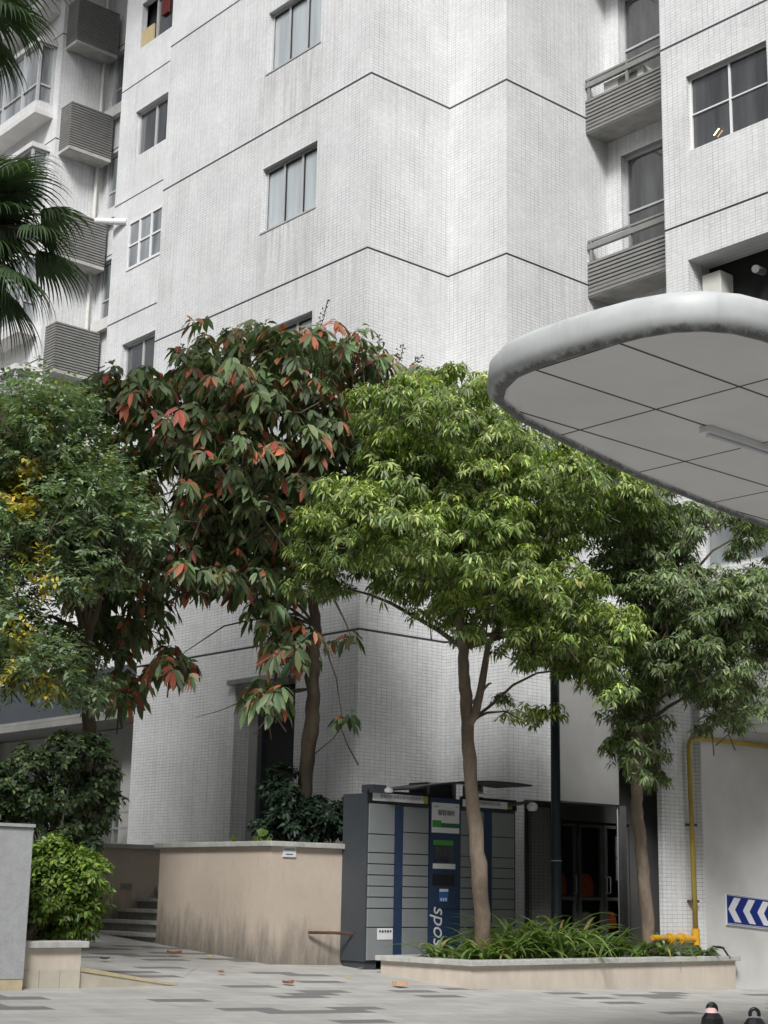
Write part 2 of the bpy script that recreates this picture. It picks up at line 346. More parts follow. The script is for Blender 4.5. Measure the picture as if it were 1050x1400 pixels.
# ------------------------------------------------------------------ apartment building
BLD = empty('apartment_building', (14.6, 17.3, .5), 'tall white mosaic-tiled apartment block with stepped corners, balconies and dark floor joints', 'building')
TOP = 26.0
def wallX(mb, c, y0, y1, z0, z1, holes=(), depth=.12):
    """wall plane X=c facing -X; holes (y0,y1,z0,z1)"""
    _wall(mb, lambda a, z, d: (c + d, a, z), y0, y1, z0, z1, holes, depth)
def wallY(mb, c, x0, x1, z0, z1, holes=(), depth=.12):
    _wall(mb, lambda a, z, d: (a, c + d, z), x0, x1, z0, z1, holes, depth)
def _wall(mb, P, a0, a1, z0, z1, holes, depth):
    As = sorted({a0, a1, *[h[0] for h in holes], *[h[1] for h in holes]}); Zs = sorted({z0, z1, *[h[2] for h in holes], *[h[3] for h in holes]})
    for i in range(len(As) - 1):
        for j in range(len(Zs) - 1):
            am = (As[i] + As[i + 1]) / 2; zm = (Zs[j] + Zs[j + 1]) / 2
            if any(h[0] < am < h[1] and h[2] < zm < h[3] for h in holes): continue
            mb.quad(P(As[i], Zs[j], 0), P(As[i + 1], Zs[j], 0), P(As[i + 1], Zs[j + 1], 0), P(As[i], Zs[j + 1], 0))
    for h in holes:
        d = h[4] if len(h) > 4 else depth
        q = [(h[0], h[2]), (h[1], h[2]), (h[1], h[3]), (h[0], h[3])]
        for k in range(4):
            (a, z), (b, w) = q[k], q[(k + 1) % 4]
            mb.quad(P(a, z, 0), P(b, w, 0), P(b, w, d), P(a, z, d))
def window(axis, c, a0, a1, z0, z1, cols=3, rows=(), glass='glass', frame='alum', depth=.12, fw=.045, open_sash=False, label=None):
    """frame set in an opening; one window part with pane children"""
    P = (lambda a, z, d: (c + d, a, z)) if axis == 'X' else (lambda a, z, d: (a, c + d, z))
    def bx(mb, A0, A1, Z0, Z1, d0, d1):
        x0, y0, _ = P(A0, 0, d0); x1, y1, _ = P(A1, 0, d1); mb.box(min(x0, x1), max(x0, x1), min(y0, y1), max(y0, y1), Z0, Z1)
    e = .002; d0, d1 = depth - .05, depth - .002
    fr = MB(); bx(fr, a0 + e, a0 + fw, z0 + e, z1 - e, d0, d1); bx(fr, a1 - fw, a1 - e, z0 + e, z1 - e, d0, d1)
    bx(fr, a0 + fw, a1 - fw, z0 + e, z0 + fw, d0, d1); bx(fr, a0 + fw, a1 - fw, z1 - fw, z1 - e, d0, d1)
    xs = [a0 + (a1 - a0) * k / cols for k in range(cols + 1)]
    for x in xs[1:-1]: bx(fr, x - fw / 2, x + fw / 2, z0 + fw, z1 - fw, d0 + .003, d1)
    for r in rows:
        zz = z0 + (z1 - z0) * r
        for k in range(cols): bx(fr, xs[k] + fw * (.5 if k else 1), xs[k + 1] - fw * (.5 if k < cols - 1 else 1), zz - fw * .35, zz + fw * .35, d0 + .006, d1)
    w = fr.build('window', M[frame], BLD, label=label)
    for k in range(cols):
        pm = MB(); dd = depth - .022 + .004 * (k % 2); bx(pm, xs[k] + fw * .4, xs[k + 1] - fw * .4, z0 + fw * .5, z1 - fw * .5, dd, dd + .006)
        pane = pm.build('pane', M[glass], w)
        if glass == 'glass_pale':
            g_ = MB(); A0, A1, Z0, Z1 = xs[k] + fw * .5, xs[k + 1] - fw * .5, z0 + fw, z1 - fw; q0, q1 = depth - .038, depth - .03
            bx(g_, A1 - .03, A1, Z0, Z1, q0, q1); bx(g_, A0, A1 - .03, Z1 - .03, Z1, q0, q1); bx(g_, A0, A0 + .012, Z0, Z1 - .03, q0, q1); g_.build('shade_strip', M['black'], w)  # black strips in place of frame and reveal shadow, widest at one side and top
    return w

wall = MB()
X1, Y2, X3, Y4, X5, X6, Y6, X0 = 14.552, 17.231, 16.265, 15.921, 18.667, 17.37, 13.71, 17.65
F1H = []
for z in (6.35, 9.32, 12.28, 15.25, 18.2): F1H.append((18.56, 20.04, z, z + 1.17, .14))
DOOR = (18.69, 20.24, 1.9, 4.64, .45)
wallX(wall, X1, Y2, 23.17, 1.2, TOP, F1H + [DOOR])
wallY(wall, Y2, X1, X3, .4, TOP)
wallX(wall, X3, Y4, Y2, .4, TOP)
wallY(wall, Y4, X3, 18.672, .3, TOP, [(16.62, 18.672 - .001, .2, 2.84, .02)])
F5H = [(13.9, 15.62, z, z + 2.0, .18) for z in (8.75, 11.5, 14.47, 17.44, 20.4)]
wallX(wall, X5, Y6, Y4, 4.7, TOP, F5H)
# right block, left return hidden
RBH = [(11.80, 13.24, 12.28, 13.50, .13), (11.75, 13.24, 15.3, 16.5, .13), (9.9, 13.30, 8.4, 10.57, .5), (9.9, 13.2, 5.95, 7.05, .13)]
wallX(wall, X6, 6.0, Y6, 3.75, TOP, RBH)
wallY(wall, Y6, X6, X5 + .3, 3.75, TOP)
# left wing
F0H = []
for z in (12.3, 15.27, 18.1, 20.95): F0H.append((28.0, 29.47, z, z + (1.19 if z != 15.27 else 1.2), .16 if z != 15.27 else .03))
wallX(wall, X0, 22.9, 30.17, 1.2, TOP, F0H)
wallY(wall, 23.17, X1, X0 + .01, 1.2, TOP)
wallY(wall, 30.17, X0, 19.1, 4.0, TOP)
NWH = [(31.3, 33.12, z, z + 1.62, .1) for z in (12.4, 15.37, 18.34, 21.25)]
wallX(wall, 19.1, 30.17, 33.33, 4.0, TOP, NWH)
wallY(wall, 33.33, X0, 19.1, 4.0, TOP)
wallX(wall, X0, 33.33, 60, 1.2, TOP)
wall.build('wall', M['tile'], BLD)
# dark backing planes behind openings, roof cap (keeps light out of the hollow block)
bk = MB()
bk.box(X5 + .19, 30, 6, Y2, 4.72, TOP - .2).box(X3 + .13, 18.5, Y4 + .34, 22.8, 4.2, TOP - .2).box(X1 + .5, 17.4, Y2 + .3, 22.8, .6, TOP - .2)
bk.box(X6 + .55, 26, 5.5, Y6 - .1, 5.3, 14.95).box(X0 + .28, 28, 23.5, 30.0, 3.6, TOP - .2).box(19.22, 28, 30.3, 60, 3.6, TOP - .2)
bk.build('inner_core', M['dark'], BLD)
MB().box(14.4, 40, 6, 60, TOP, TOP + .3).build('roof', M['plaster'], BLD)
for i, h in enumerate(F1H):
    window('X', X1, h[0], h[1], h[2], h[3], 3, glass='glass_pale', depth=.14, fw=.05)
for h in RBH[:2]: window('X', X6, h[0], h[1], h[2], h[3], 2, (.5,), glass='glass', frame='white', depth=.13, fw=.03)
window('X', X6, RBH[3][0], RBH[3][1], RBH[3][2], RBH[3][3], 3, (), glass='glass_cur', depth=.13)
for k, h in enumerate(F5H): window('X', X5, h[0], h[1], h[2], h[3], 2, (.5,), glass='glass', depth=.16, fw=.05)
for k, h in enumerate(F0H):
    if k == 1: window('X', X0, h[0], h[1], h[2], h[3], 3, (.5,), glass='glass_cur', frame='white', depth=.03, fw=.06)
    elif k < 3: window('X', X0, h[0], h[1], h[2], h[3], 2, (), glass='glass', depth=.16, fw=.06)
    else: window('X', X0, h[0], h[1] - .5, h[2], h[3], 1, (), glass='glass', depth=.16, fw=.06)
for h in NWH: window('X', 19.1, h[0], h[1], h[2], h[3], 2, (.35,), glass='glass_cur', depth=.1, fw=.06)
# sash drip strips under windows of the tall face: thin sill
for h in F1H: part_box('sill', M['alum'], BLD, X1 - .012, X1 + .05, h[0] - .02, h[1] + .02, h[2] - .03, h[2] - .003)

# balconies on the recessed bay (railing plane X=18.18)
XB = 18.18
for i, zf in enumerate((8.15, 11.05, 13.95, 16.95, 19.9)):
    zs = zf - .12
    slab = MB().box(XB - .03, X5 - .002, Y6 + .02, Y4 - .004, zs, zs + .16).build('balcony', M['plaster_m'], BLD)
    sl_ = MB()
    for k in range(9): sl_.box(XB - .045, XB - .012, Y6 + .03, Y4 - .01, zs + .02 + k * .068, zs + .02 + k * .068 + .042)
    sl_.build('slat_screen', M['rail'], slab)
    MB().box(XB - .008, XB + .01, Y6 + .03, Y4 - .01, zs + .165, zs + .62).build('backing_panel', M['slat'], slab)
    r = MB(); r.box(XB - .05, XB + .02, Y6 + .03, Y4 - .01, zs + .83, zs + .92)
    r.box(XB - .04, XB + .0, Y6 + .03, Y4 - .01, zs + .955, zs + .99)
    for yy in (14.15, 15.0, 15.82): r.box(XB - .035, XB - .002, yy, yy + .05, zs + .62, zs + .96)
    r.build('railing', M['rail'], slab)
# slatted air-conditioner enclosures on the left wing
for zt in (20.94, 17.97, 15.0, 23.9, 12.03):
    x0, x1, y0, y1 = 17.75, 18.98, 32.78, 33.32; zb = zt - 1.22
    enc = MB().box(x0 + .03, x1 - .03, y0 + .03, y1, zb, zt - .01).build('slatted_enclosure', M['slat'], BLD)
    s_ = MB(); n = 17
    for k in range(n):
        z = zb + .02 + k * (zt - zb) / n
        s_.box(x0, x1, y0, y0 + .028, z, z + .042); s_.box(x0, x0 + .028, y0 + .03, y1, z, z + .042)
    s_.build('slat_set', M['rail'], enc)
    MB().box(x0 + .005, x1 - .005, y0 + .005, y1 - .003, zb - .09, zb - .003).build('base_slab', M['plaster_m'], enc)
mp = MB(); mp.tube([(18.85, 33.24, 5), (18.85, 33.24, TOP - .1)], .045, 8); mp.build('downpipe', M['plastic'], BLD)
# narrow ledges below tall slit windows
for h in NWH: part_box('ledge', M['plaster'], BLD, 18.93, 19.098, 31.2, 33.2, h[2] - .34, h[2] - .05)
# bay windows, far left
for zb in (8.82 + 2.97 * k for k in range(0, 6)):
    x0, y0, y1 = 17.13, 33.55, 38.5
    b = MB().prism([(x0, y0), (X0 - .003, y0), (X0 - .003, y1), (x0, y1)], zb, zb + .14).build('bay_window', M['plaster'], BLD)
    MB().box(x0 + .03, X0 - .003, y0 + .03, y1 - .02, zb + .14, zb + .36).build('parapet', M['tile'], b)
    MB().box(x0 + .1, X0 - .003, y0 + .1, y1 - .1, zb + .36, zb + 2.0).build('pane', M['glass_cur'], b)
    f = MB()
    for yy in (y0 + .05, y0 + .85, y0 + 1.9, y0 + 3.0, y1 - .1): f.box(x0 + .05, x0 + .115, yy, yy + .07, zb + .36, zb + 2.02)
    f.box(X0 - .08, X0 - .004, y0 + .06, y0 + .12, zb + .36, zb + 2.02)
    for zz in (.36, .85, 1.97): f.box(x0 + .06, x0 + .11, y0 + .125, y1 - .105, zb + zz, zb + zz + .05); f.box(x0 + .12, X0 - .09, y0 + .07, y0 + .11, zb + zz, zb + zz + .05)
    f.build('bay_frame', M['alum'], b)
    MB().box(x0, X0 - .003, y0, y1, zb + 2.03, zb + 2.16).build('head_slab', M['plaster'], b)
# wall vent pipe poking out of the left wing
MB().tube([(X0 + .02, 29.6, 16.55), (X0 - .15, 29.95, 16.62), (X0 - .38, 30.35, 16.70)], [.075, .075, .07], 12).build('vent_pipe', M['white'], BLD)
# side door under awning lip on the big left face
MB().box(X1 + .30, X1 + .44, 20.02, 20.235, 1.9, 4.63).build('door_infill', M['plaster_d'], BLD)
MB().box(X1 + .32, X1 + .43, 19.92, 20.015, 1.9, 4.60).box(X1 + .30, X1 + .43, 18.695, 18.80, 1.9, 4.60).build('door_frame', M['charcoal'], BLD)
MB().box(X1 + .40, X1 + .44, 18.805, 19.915, 1.9, 4.60).build('dark_doorway', M['dark'], BLD)
MB().box(X1 - .10, X1 - .003, 18.63, 20.34, 4.645, 4.72).build('door_hood', M['rail'], BLD)
# ground-floor podium slab and shop wall, left
MB().box(16.35, X0 - .003, 23.3, 45, 4.72, 4.84).box(16.42, X0 - .003, 23.3, 45, 4.86, 4.93).build('podium_slab', M['rail'], BLD)
MB().box(16.9, X0 - .004, 23.3, 45, 4.935, 5.9).build('podium_band', M['charcoal'], BLD)
sh = MB()
for y in (27.2, 30.2, 33.4, 36.6): MB().box(17.1, 17.45, y, y + .38, 1.2, 4.715).build('column', M['plaster_d'], BLD)
rl = MB()
for y in (25.6, 26.2, 26.8): rl.box(16.5, 16.54, y, y + .04, 2.0, 3.16)
for z in (2.3, 2.6, 2.9, 3.16): rl.box(16.49, 16.55, 25.5, 27.0, z, z + .035)
rl.build('railing', M['rail'], BLD)
MB().box(17.50, X0 - .005, 23.3, 45, 1.2, 4.71).build('shopfront', M['glass'], BLD)
MB().box(17.42, 17.49, 24.4, 45, 3.9, 4.7).build('shop_beam', M['plaster_d'], BLD)
# entrance lobby under the recessed bay
lob = MB(); lob.mi = 0
lob.quad((X3 + .1, 17.2, .2), (18.04, 17.2, .2), (18.04, 17.2, 4.7), (X3 + .1, 17.2, 4.7))
lob.quad((17.9, 18.7, .2), (26, 18.7, .2), (26, 18.7, 4.7), (17.9, 18.7, 4.7))
lob.quad((20.3, 17.08, .2), (26, 17.08, .2), (26, 17.08, 4.7), (20.3, 17.08, 4.7))
lob.quad((18.46, 17.08, 2.66), (20.3, 17.08, 2.66), (20.3, 17.08, 4.7), (18.46, 17.08, 4.7))
lob.box(18.78, 18.90, Y4 + .03, Y4 + .10, .2, 2.85)
lob.quad((24, 6, .2), (24, 18.7, .2), (24, 18.7, 4.7), (24, 6, 4.7))
lob.quad((X5, 5.9, 4.69), (26, 5.9, 4.69), (26, 18.7, 4.69), (X5, 18.7, 4.69))
lob.quad((X3 + .1, Y4 + .3, 2.86), (X5, Y4 + .3, 2.86), (X5, 17.2, 2.86), (X3 + .1, 17.2, 2.86))
lob.quad((X6 + .02, Y6, .2), (X6 + .02, 13.0, .2), (X6 + .02, 13.0, 4.7), (X6 + .02, Y6, 4.7))
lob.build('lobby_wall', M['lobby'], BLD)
MB().box(18.04, 18.46, 17.12, 17.19, .5, 2.84).build('lobby_pier', M['tile_low'], BLD)
def lobby_doors():
    y = 17.06
    for (a, b, hx) in ((18.52, 18.98, 18.93), (19.06, 19.62, 19.66), (19.68, 20.26, 19.74)):
        f = MB().box(a, a + .05, y, y + .05, .55, 2.62).box(b - .05, b, y, y + .05, .55, 2.62).box(a + .05, b - .05, y, y + .05, 2.57, 2.62).box(a + .05, b - .05, y, y + .05, 1.44, 1.49)
        d = f.build('door', M['slat'], BLD)
        MB().box(a + .05, b - .05, y + .02, y + .03, .55, 2.57).build('pane', M['clear'], d)
        if a > 19.6:
            for z in (1.76, 2.12): MB().box(a + .28, a + .47, y + .006, y + .018, z, z + .34).build('notice_sheet', M['greyink'], d)
        MB().tube([(hx, y - .005, 1.55), (hx, y - .05, 1.56), (hx, y - .05, 1.80), (hx, y - .005, 1.81)], .008, 6).build('handle', M['alum'], d)
lobby_doors()
for (x, z, w, h, mat_, nm, lb, ct) in ((18.62, 1.52, .30, .36, 'bagred', 'red_bag', 'red bag behind the glass door nearest the lamp post', 'bag'), (19.12, 1.50, .46, .36, 'bagred', 'red_bag', 'larger red bag on the shelf behind the middle glass door', 'bag'),
        (19.15, .95, .42, .32, 'cloth', 'sack', 'pale patterned sack low behind the middle glass door', 'sack'), (19.8, 1.0, .3, .28, 'bagred', 'box', 'small dull red box low behind the right glass door', 'box')):
    cx_ = x + w / 2; mb = MB(); vs = []
    for i, (f, zz) in enumerate(((.92, 0), (1, .25), (.97, .6), (.72, .9), (.4, 1))):
        for k in range(10):
            a = 2 * math.pi * k / 10; vs.append((cx_ + math.cos(a) * w / 2 * f, 17.26 + math.sin(a) * .13 * f, z + zz * h))
    mb.add(vs, [(i * 10 + k, i * 10 + (k + 1) % 10, i * 10 + 10 + (k + 1) % 10, i * 10 + 10 + k) for i in range(4) for k in range(10)] + [tuple(range(40, 50))])
    tag(mb.build(nm, M[mat_]), lb, ct)
tag(MB().box(18.5, 20.3, 17.2, 17.6, 1.46, 1.49).box(18.5, 20.3, 17.2, 17.6, .90, .93).build('shelf_unit', M['slat']), 'dark shelves behind the glass entrance doors', 'shelf')

# podium wall on the right: pier, sign wall, soffit, beam underside
pod = MB()
pod.quad((15.95, 12.87, .1), (16.63, 12.87, .1), (16.63, 12.87, 4.95), (15.95, 12.87, 4.95))
pod.quad((15.95, 12.87, .1), (15.95, 12.95, .1), (15.95, 12.95, 4.95), (15.95, 12.87, 4.95))
pod.quad((15.95, 12.95, .1), (17.37, 12.95, .1), (17.37, 12.95, 4.95), (15.95, 12.95, 4.95))
pod.quad((16.63, 12.76, .1), (16.63, 12.87, .1), (16.63, 12.87, 4.95), (16.63, 12.76, 4.95))
pod.quad((16.63, 12.76, 3.75), (17.37, 12.76, 3.75), (17.37, 12.76, 4.95), (16.63, 12.76, 4.95))
pod.build('podium_pier', M['tile'], BLD)
MB().box(15.92, 17.365, 12.74, 12.98, 4.95, 5.03).build('podium_coping', M['coping'], BLD)
MB().quad((16.63, 12.76, 0.1), (26, 12.76, -.3), (26, 12.76, 3.75), (16.63, 12.76, 3.75)).build('ramp_wall', M['plaster'], BLD)
MB().box(17.372, 26, 6.0, 12.755, 3.70, 3.748).build('beam_soffit', M['plaster'], BLD)
# plaster panel over the lobby, right of the tiled strip
part_box('lintel_panel', M['plaster_d'], BLD, 17.18, 18.668, Y4 - .03, Y4 - .002, 2.86, 4.69)

# unseen blocks added across the courtyard, behind the photographer: they hide the low sky from the ground-floor walls
def shade_block(x0, x1, y0, y1, h, label):
    e = empty('apartment_building', (x0, y0, 0), label, 'building')  # shares the main building's name, but is an added light blocker
    MB().box(x0, x1, y0, y1, -1, h).build('wall', M['plaster_d'], e)
    w = MB()
    for k in range(int(h // 3)):
        z = 1.5 + 3 * k
        if x1 - x0 < y1 - y0:
            for y in np.arange(y0 + 1.5, y1 - 2, 3.6): w.box(x1 - .05, x1 + .004, y, y + 1.8, z, z + 1.4)
        else:
            for x in np.arange(x0 + 1.5, x1 - 2, 3.6): w.box(x, x + 1.8, y1 - .05, y1 + .004, z, z + 1.4)
    w.build('windows', M['glass'], e)['kind'] = 'stuff'
shade_block(-30, -18, -14, 44, 28, 'plain block added for shade on the left, outside the picture')
shade_block(-16, 46, -30, -18, 30, 'plain block added for shade behind the photographer, outside the picture')

# ------------------------------------------------------------------ small fittings on the building
def ac_unit(name, loc, sx, sy, sz, label, face='X'):
    e = empty(name, loc, label, 'air conditioner'); x, y, z = loc
    MB().box(x, x + sx, y, y + sy, z, z + sz).build('casing', M['plastic'], e, bevel=.012)
    if face == 'X': mb = MB().box(x - .012, x - .002, y + sy * .15, y + sy * .62, z + .06, z + sz - .06)
    else: mb = MB().box(x + sx * .2, x + sx * .9, y - .012, y - .002, z + .08, z + sz * .75)
    mb.build('fan_grille', M['slat'], e)
    MB().box(x + .02, x + .07, y + .05, y + sy - .05, z - .05, z - .001).box(x + sx - .07, x + sx - .02, y + .05, y + sy - .05, z - .05, z - .001).build('foot', M['rust'], e)
ac_unit('air_conditioner', (18.24, 14.75, 14.06), .32, .85, .62, 'white air conditioner behind the slatted railing of the upper balcony', 'X')
ac_unit('air_conditioner', (17.62, 12.92, 8.46), .46, .33, 1.92, 'large beige air conditioner in the tiled recess just above the canopy', 'Y')
ac_unit('air_conditioner', (17.62, 11.2, 8.46), .28, .8, .62, 'shaded grey outdoor unit with pipework at the back of the recess above the canopy', 'Y')
e = empty('exhaust_fan', (17.84, 12.0, 10.35), 'round pale exhaust duct under the ceiling of the dark recess above the canopy', 'duct')
MB().tube([(17.86, 12.35, 10.25), (17.6, 12.3, 10.2)], [.06, .06], 10).build('duct', M['rail'], e)
e = empty('security_camera', (14.96, 14.42, 2.6), 'small white dome camera hanging from the right top corner of the parcel locker', 'camera')
MB().tube([(14.80, 14.46, 2.63), (15.02, 14.36, 2.67), (15.10, 14.30, 2.67)], .022, 8).build('arm', M['charcoal'], e)
MB().lathe([(.0, -.08), (.05, -.075), (.07, -.04), (.07, 0), (.03, .03)], (15.08, 14.30, 2.64), 14).build('dome', M['white'], e, smooth=True)
lt = tag(MB().lathe([(.006, -.02), (.007, .08), (.010, .10)], (17.85, 12.86, 12.38), 8).build('lamp_tube', None or M['lamp']), 'small lit tube lamp glowing orange inside the upper right window', 'lamp')
em = NT('lit_tube'); em.p.inputs['Emission Color'].default_value = (1, .6, .25, 1); em.p.inputs['Emission Strength'].default_value = 6; em.base((.9, .6, .3))
lt.data.materials[0] = em.m
lt.data.transform(Matrix.Translation((17.44, 12.8, 12.42)) @ Matrix.Rotation(.9, 4, 'X') @ Matrix.Translation((-17.85, -12.86, -12.38)))
e = empty('laundry', (17.75, 28.6, 21.6), 'dark red shirt hanging in the open window at the top left', 'clothes')
MB().prism([(17.72, 28.45), (17.77, 28.42), (17.77, 28.72), (17.72, 28.70)], 21.52, 22.1).build('shirt', M['red'], e)
tag(MB().box(17.68, 17.72, 28.95, 29.45, 20.97, 21.42).build('board', M['wood']), 'tan board leaning in the corner of the open window at the top left', 'board')

# ------------------------------------------------------------------ retaining walls, stairs, terrace
e = empty('retaining_wall', (11.38, 14.97, .66), 'peach stucco retaining wall with grey coping between the steps and the parcel locker', 'wall')
MB().prism([(11.38, 14.97), (14.5, 14.97), (14.5, 15.2), (11.60, 15.2), (11.60, 17.32), (11.38, 17.32)], .3, 2.0).build('wall', M['stucco'], e)
MB().prism([(11.32, 14.91), (14.5, 14.91), (14.5, 15.24), (11.66, 15.24), (11.66, 17.38), (11.32, 17.38)], 2.003, 2.065).build('coping', M['coping'], e, bevel=.008)
e = empty('retaining_wall', (11.0, 19.2, .9), 'stained brownish retaining wall behind the dark stone steps', 'wall')
MB().box(8.5, 14.0, 19.2, 19.42, .5, 2.03).build('wall', M['stucco'], e)
MB().box(8.45, 14.0, 19.14, 19.46, 2.033, 2.095).build('coping', M['coping'], e, bevel=.008)
sl2 = atY(172, 1212, 19.2)
fm = MB()
a, b, c_, d_ = sl2[0] - .09, sl2[0] + .09, sl2[2] - .045, sl2[2] + .045
fm.box(a, b, 19.18, 19.198, d_ - .015, d_).box(a, b, 19.18, 19.198, c_, c_ + .015).box(a, a + .015, 19.18, 19.198, c_ + .015, d_ - .015).box(b - .015, b, 19.18, 19.198, c_ + .015, d_ - .015)
st = empty('step_light', (sl2[0], 19.19, sl2[2]), 'small framed rectangular step light set in the wall beside the stairs', 'light')
fm.build('frame', M['coping'], st); MB().box(a + .015, b - .015, 19.19, 19.199, c_ + .015, d_ - .015).build('lens', M['plaster_d'], st)
e = empty('staircase', (11.35, 18.2, .86), 'flight of dark grey stone steps rising to the right beside the retaining wall', 'stairs')
for i in range(8):
    x = 11.36 + .30 * i; z = .80 + .142 * (i + 1)
    s = MB().box(x + .03, 14.5, 17.325, 19.195, z - .142 - (.2 if i == 0 else 0), z - .045).build('step', M['step'], e)
    MB().box(x - .01, x + .34, 17.325, 19.195, z - .042, z).build('tread', M['coping'], s)
tag(MB().box(11.62, 14.548, 15.21, 17.30, .5, 1.95).build('terrace_soil', M['soil']), kind='structure')
tag(MB().box(8.55, 14.548, 19.43, 24, .5, 1.98).box(13.6, 14.548, 17.33, 19.1, 1.5, 1.975).build('terrace_ground', M['soil']), kind='structure')

# ------------------------------------------------------------------ planters
def planter(label, x0, x1, y0, y1, zt, capt, mat, over=.05, w=.16, sub=None):
    e = empty('planter', (x0, y0, G(x0, y0)), label, 'planter')
    zb = min(G(x0, y0), G(x1, y0), G(x0, y1), G(x1, y1)) - .1
    m = MB().box(x0, x1, y0, y0 + w, zb, zt - capt).box(x0, x1, y1 - w, y1, zb, zt - capt).box(x0, x0 + w, y0 + w, y1 - w, zb, zt - capt).box(x1 - w, x1, y0 + w, y1 - w, zb, zt - capt)
    m.build('wall', mat, e)
    a0, a1, b0, b1 = x0 - over, x1 + over, y0 - over, y1 + over; ww = w + 2 * over
    c = MB().prism([(a0, b0), (a1, b0), (a1 - .0, b0 + ww), (a0 + ww, b0 + ww), (a0 + ww, b1), (a0, b1)], zt - capt + .003, zt)
    c.box(a0 + ww + .003, a1, b1 - ww, b1, zt - capt + .003, zt)
    c.build('coping', M['coping'], e, bevel=.006)
    MB().box(x0 + w + .002, x1 - w - .002, y0 + w + .002, y1 - w - .002, zb, zt - .06).build('soil', M['soil'], e)
    return e
planter('long low peach planter with strap-leaved plants in front of the parcel locker', 12.36, 17.05, 12.64, 14.12, .80, .06, M['stucco_l'])
e = planter('short pale planter with grey block base holding the bright round shrub', 6.98, 7.60, 12.76, 15.6, 1.03, .06, M['stucco_l'])
bl = MB()
for k in range(3): bl.box(6.98 + .205 * k, 6.98 + .205 * k + .2, 12.742, 12.757, .55, .55 + .235)
bl.build('base_cladding', M['granite_t'], e)
e = empty('stone_pillar', (6.5, 12.7, .6), 'flat grey granite slab pillar standing at the left edge', 'pillar')
MB().box(6.2, 6.965, 12.62, 12.92, .72, 2.0).build('slab', M['granite'], e, bevel=.006)
MB().box(6.18, 6.97, 12.60, 12.94, 2.002, 2.03).build('cap', M['granite'], e)
MB().box(6.2, 6.945, 12.60, 12.94, .45, .717).build('plinth', M['kerb'], e)

# ------------------------------------------------------------------ parcel locker
LK = empty('parcel_locker', (12.44, 14.5, .64), 'grey and navy outdoor parcel locker with a touchscreen column and lit header strips', 'parcel locker')
LX0, LX1, LY0, LY1, LZ0, LZ1 = 12.44, 14.98, 14.50, 14.955, .66, 2.66
MB().box(LX0, LX1, LY0 + .012, LY1, LZ0 + .05, LZ1).box(LX0 + .02, LX0 + .2, LY0 + .03, LY1 - .03, LZ0 - .05, LZ0 + .047).box(LX0 + .5, LX0 + .8, LY0 + .03, LY1 - .03, LZ0 - .05, LZ0 + .047).box(LX1 - .3, LX1 - .02, LY0 + .03, LY1 - .03, LZ0 - .15, LZ0 + .047).build('cabinet', M['charcoal'], LK)
rowsA = [2.545, 2.18, 1.963, 1.832, 1.703, 1.574, 1.446, 1.317, 1.099, .72]
rowsB = [2.53, 2.219, 1.962, 1.830, 1.703, 1.574, 1.446, 1.317, 1.099, .72]
for (a, b, rows) in ((12.465, 12.872, rowsA), (13.018, 13.432, rowsB), (13.985, 14.392, rowsB), (14.54, 14.945, rowsB)):
    for k in range(len(rows) - 1):
        MB().box(a, b, LY0 - .006, LY0 + .011, rows[k + 1] + .006, rows[k] - .006).build('locker_door', M['lockgrey'], LK, bevel=.003)
for a, b in ((12.876, 13.014), (14.396, 14.536)): MB().box(a, b, LY0 - .003, LY0 + .011, .71, 2.54).build('blue_strip', M['navy'], LK)
MB().box(13.448, 13.968, LY0 - .012, LY0 + .011, .68, 2.66).build('control_column', M['navy'], LK)
cc = empty('x', (0, 0, 0)); bpy.data.objects.remove(cc)
def panel(name, mat, x0, x1, z0, z1, d, label=None, parent=None):
    return MB().box(x0, x1, LY0 - d, LY0 - d + .004, z0, z1).build(name, mat, parent or LK, label=label)
def text_mesh(body, size, loc, mat, parent, name='lettering', rot=(math.pi / 2, 0, 0), shear=0, sx=1.0, name_mat=None):
    cu = bpy.data.curves.new('t', 'FONT'); cu.body = body; cu.size = size; cu.shear = shear; cu.align_x = 'CENTER'; cu.align_y = 'CENTER'; cu.extrude = .0008
    ob = bpy.data.objects.new('t', cu); col.objects.link(ob); bpy.context.view_layer.update()
    me = bpy.data.meshes.new_from_object(ob.evaluated_get(bpy.context.evaluated_depsgraph_get())); bpy.data.objects.remove(ob)
    me.materials.clear(); me.materials.append(mat)
    me.transform(Matrix.Diagonal((sx, 1, 1, 1)))
    from mathutils import Euler
    me.transform(Matrix.Translation(loc) @ Euler(rot).to_matrix().to_4x4())
    o = bpy.data.objects.new(name, me); col.objects.link(o)
    if parent is not None: o.parent = parent; o.location = -parent_world(parent)
    return o
pst = panel('poster', M['signwhite'], 13.475, 13.945, 2.235, 2.60, .016)
panel('green_band', M['green'], 13.482, 13.63, 2.30, 2.385, .021, parent=pst); panel('dark_green_band', M['dgreen'], 13.632, 13.94, 2.30, 2.355, .021, parent=pst)
text_mesh('飞猫智递柜'[1:], .075, (13.72, LY0 - .022, 2.475), M['ink'], pst); text_mesh('———', .03, (13.71, LY0 - .022, 2.425), M['greyink'], pst)
text_mesh('Sposie', .03, (13.55, LY0 - .022, 2.555), M['greyink'], pst); text_mesh('▬', .03, (13.89, LY0 - .022, 2.56), M['greyink'], pst)
scr = panel('touch_screen', M['glass'], 13.53, 13.84, 1.885, 2.075, .018)
panel('screen_bezel', M['green'], 13.50, 13.84, 2.085, 2.145, .022, label='green strip above the screen')
panel('instruction_label', M['signwhite'], 13.50, 13.88, 1.80, 1.862, .018)
panel('parcel_slot', M['black'], 13.50, 13.87, 1.60, 1.73, .016)
stk = panel('payment_sticker', M['sblue'], 13.61, 13.76, 1.40, 1.56, .018)
panel('sticker_header', M['signwhite'], 13.612, 13.758, 1.525, 1.558, .023, parent=stk)
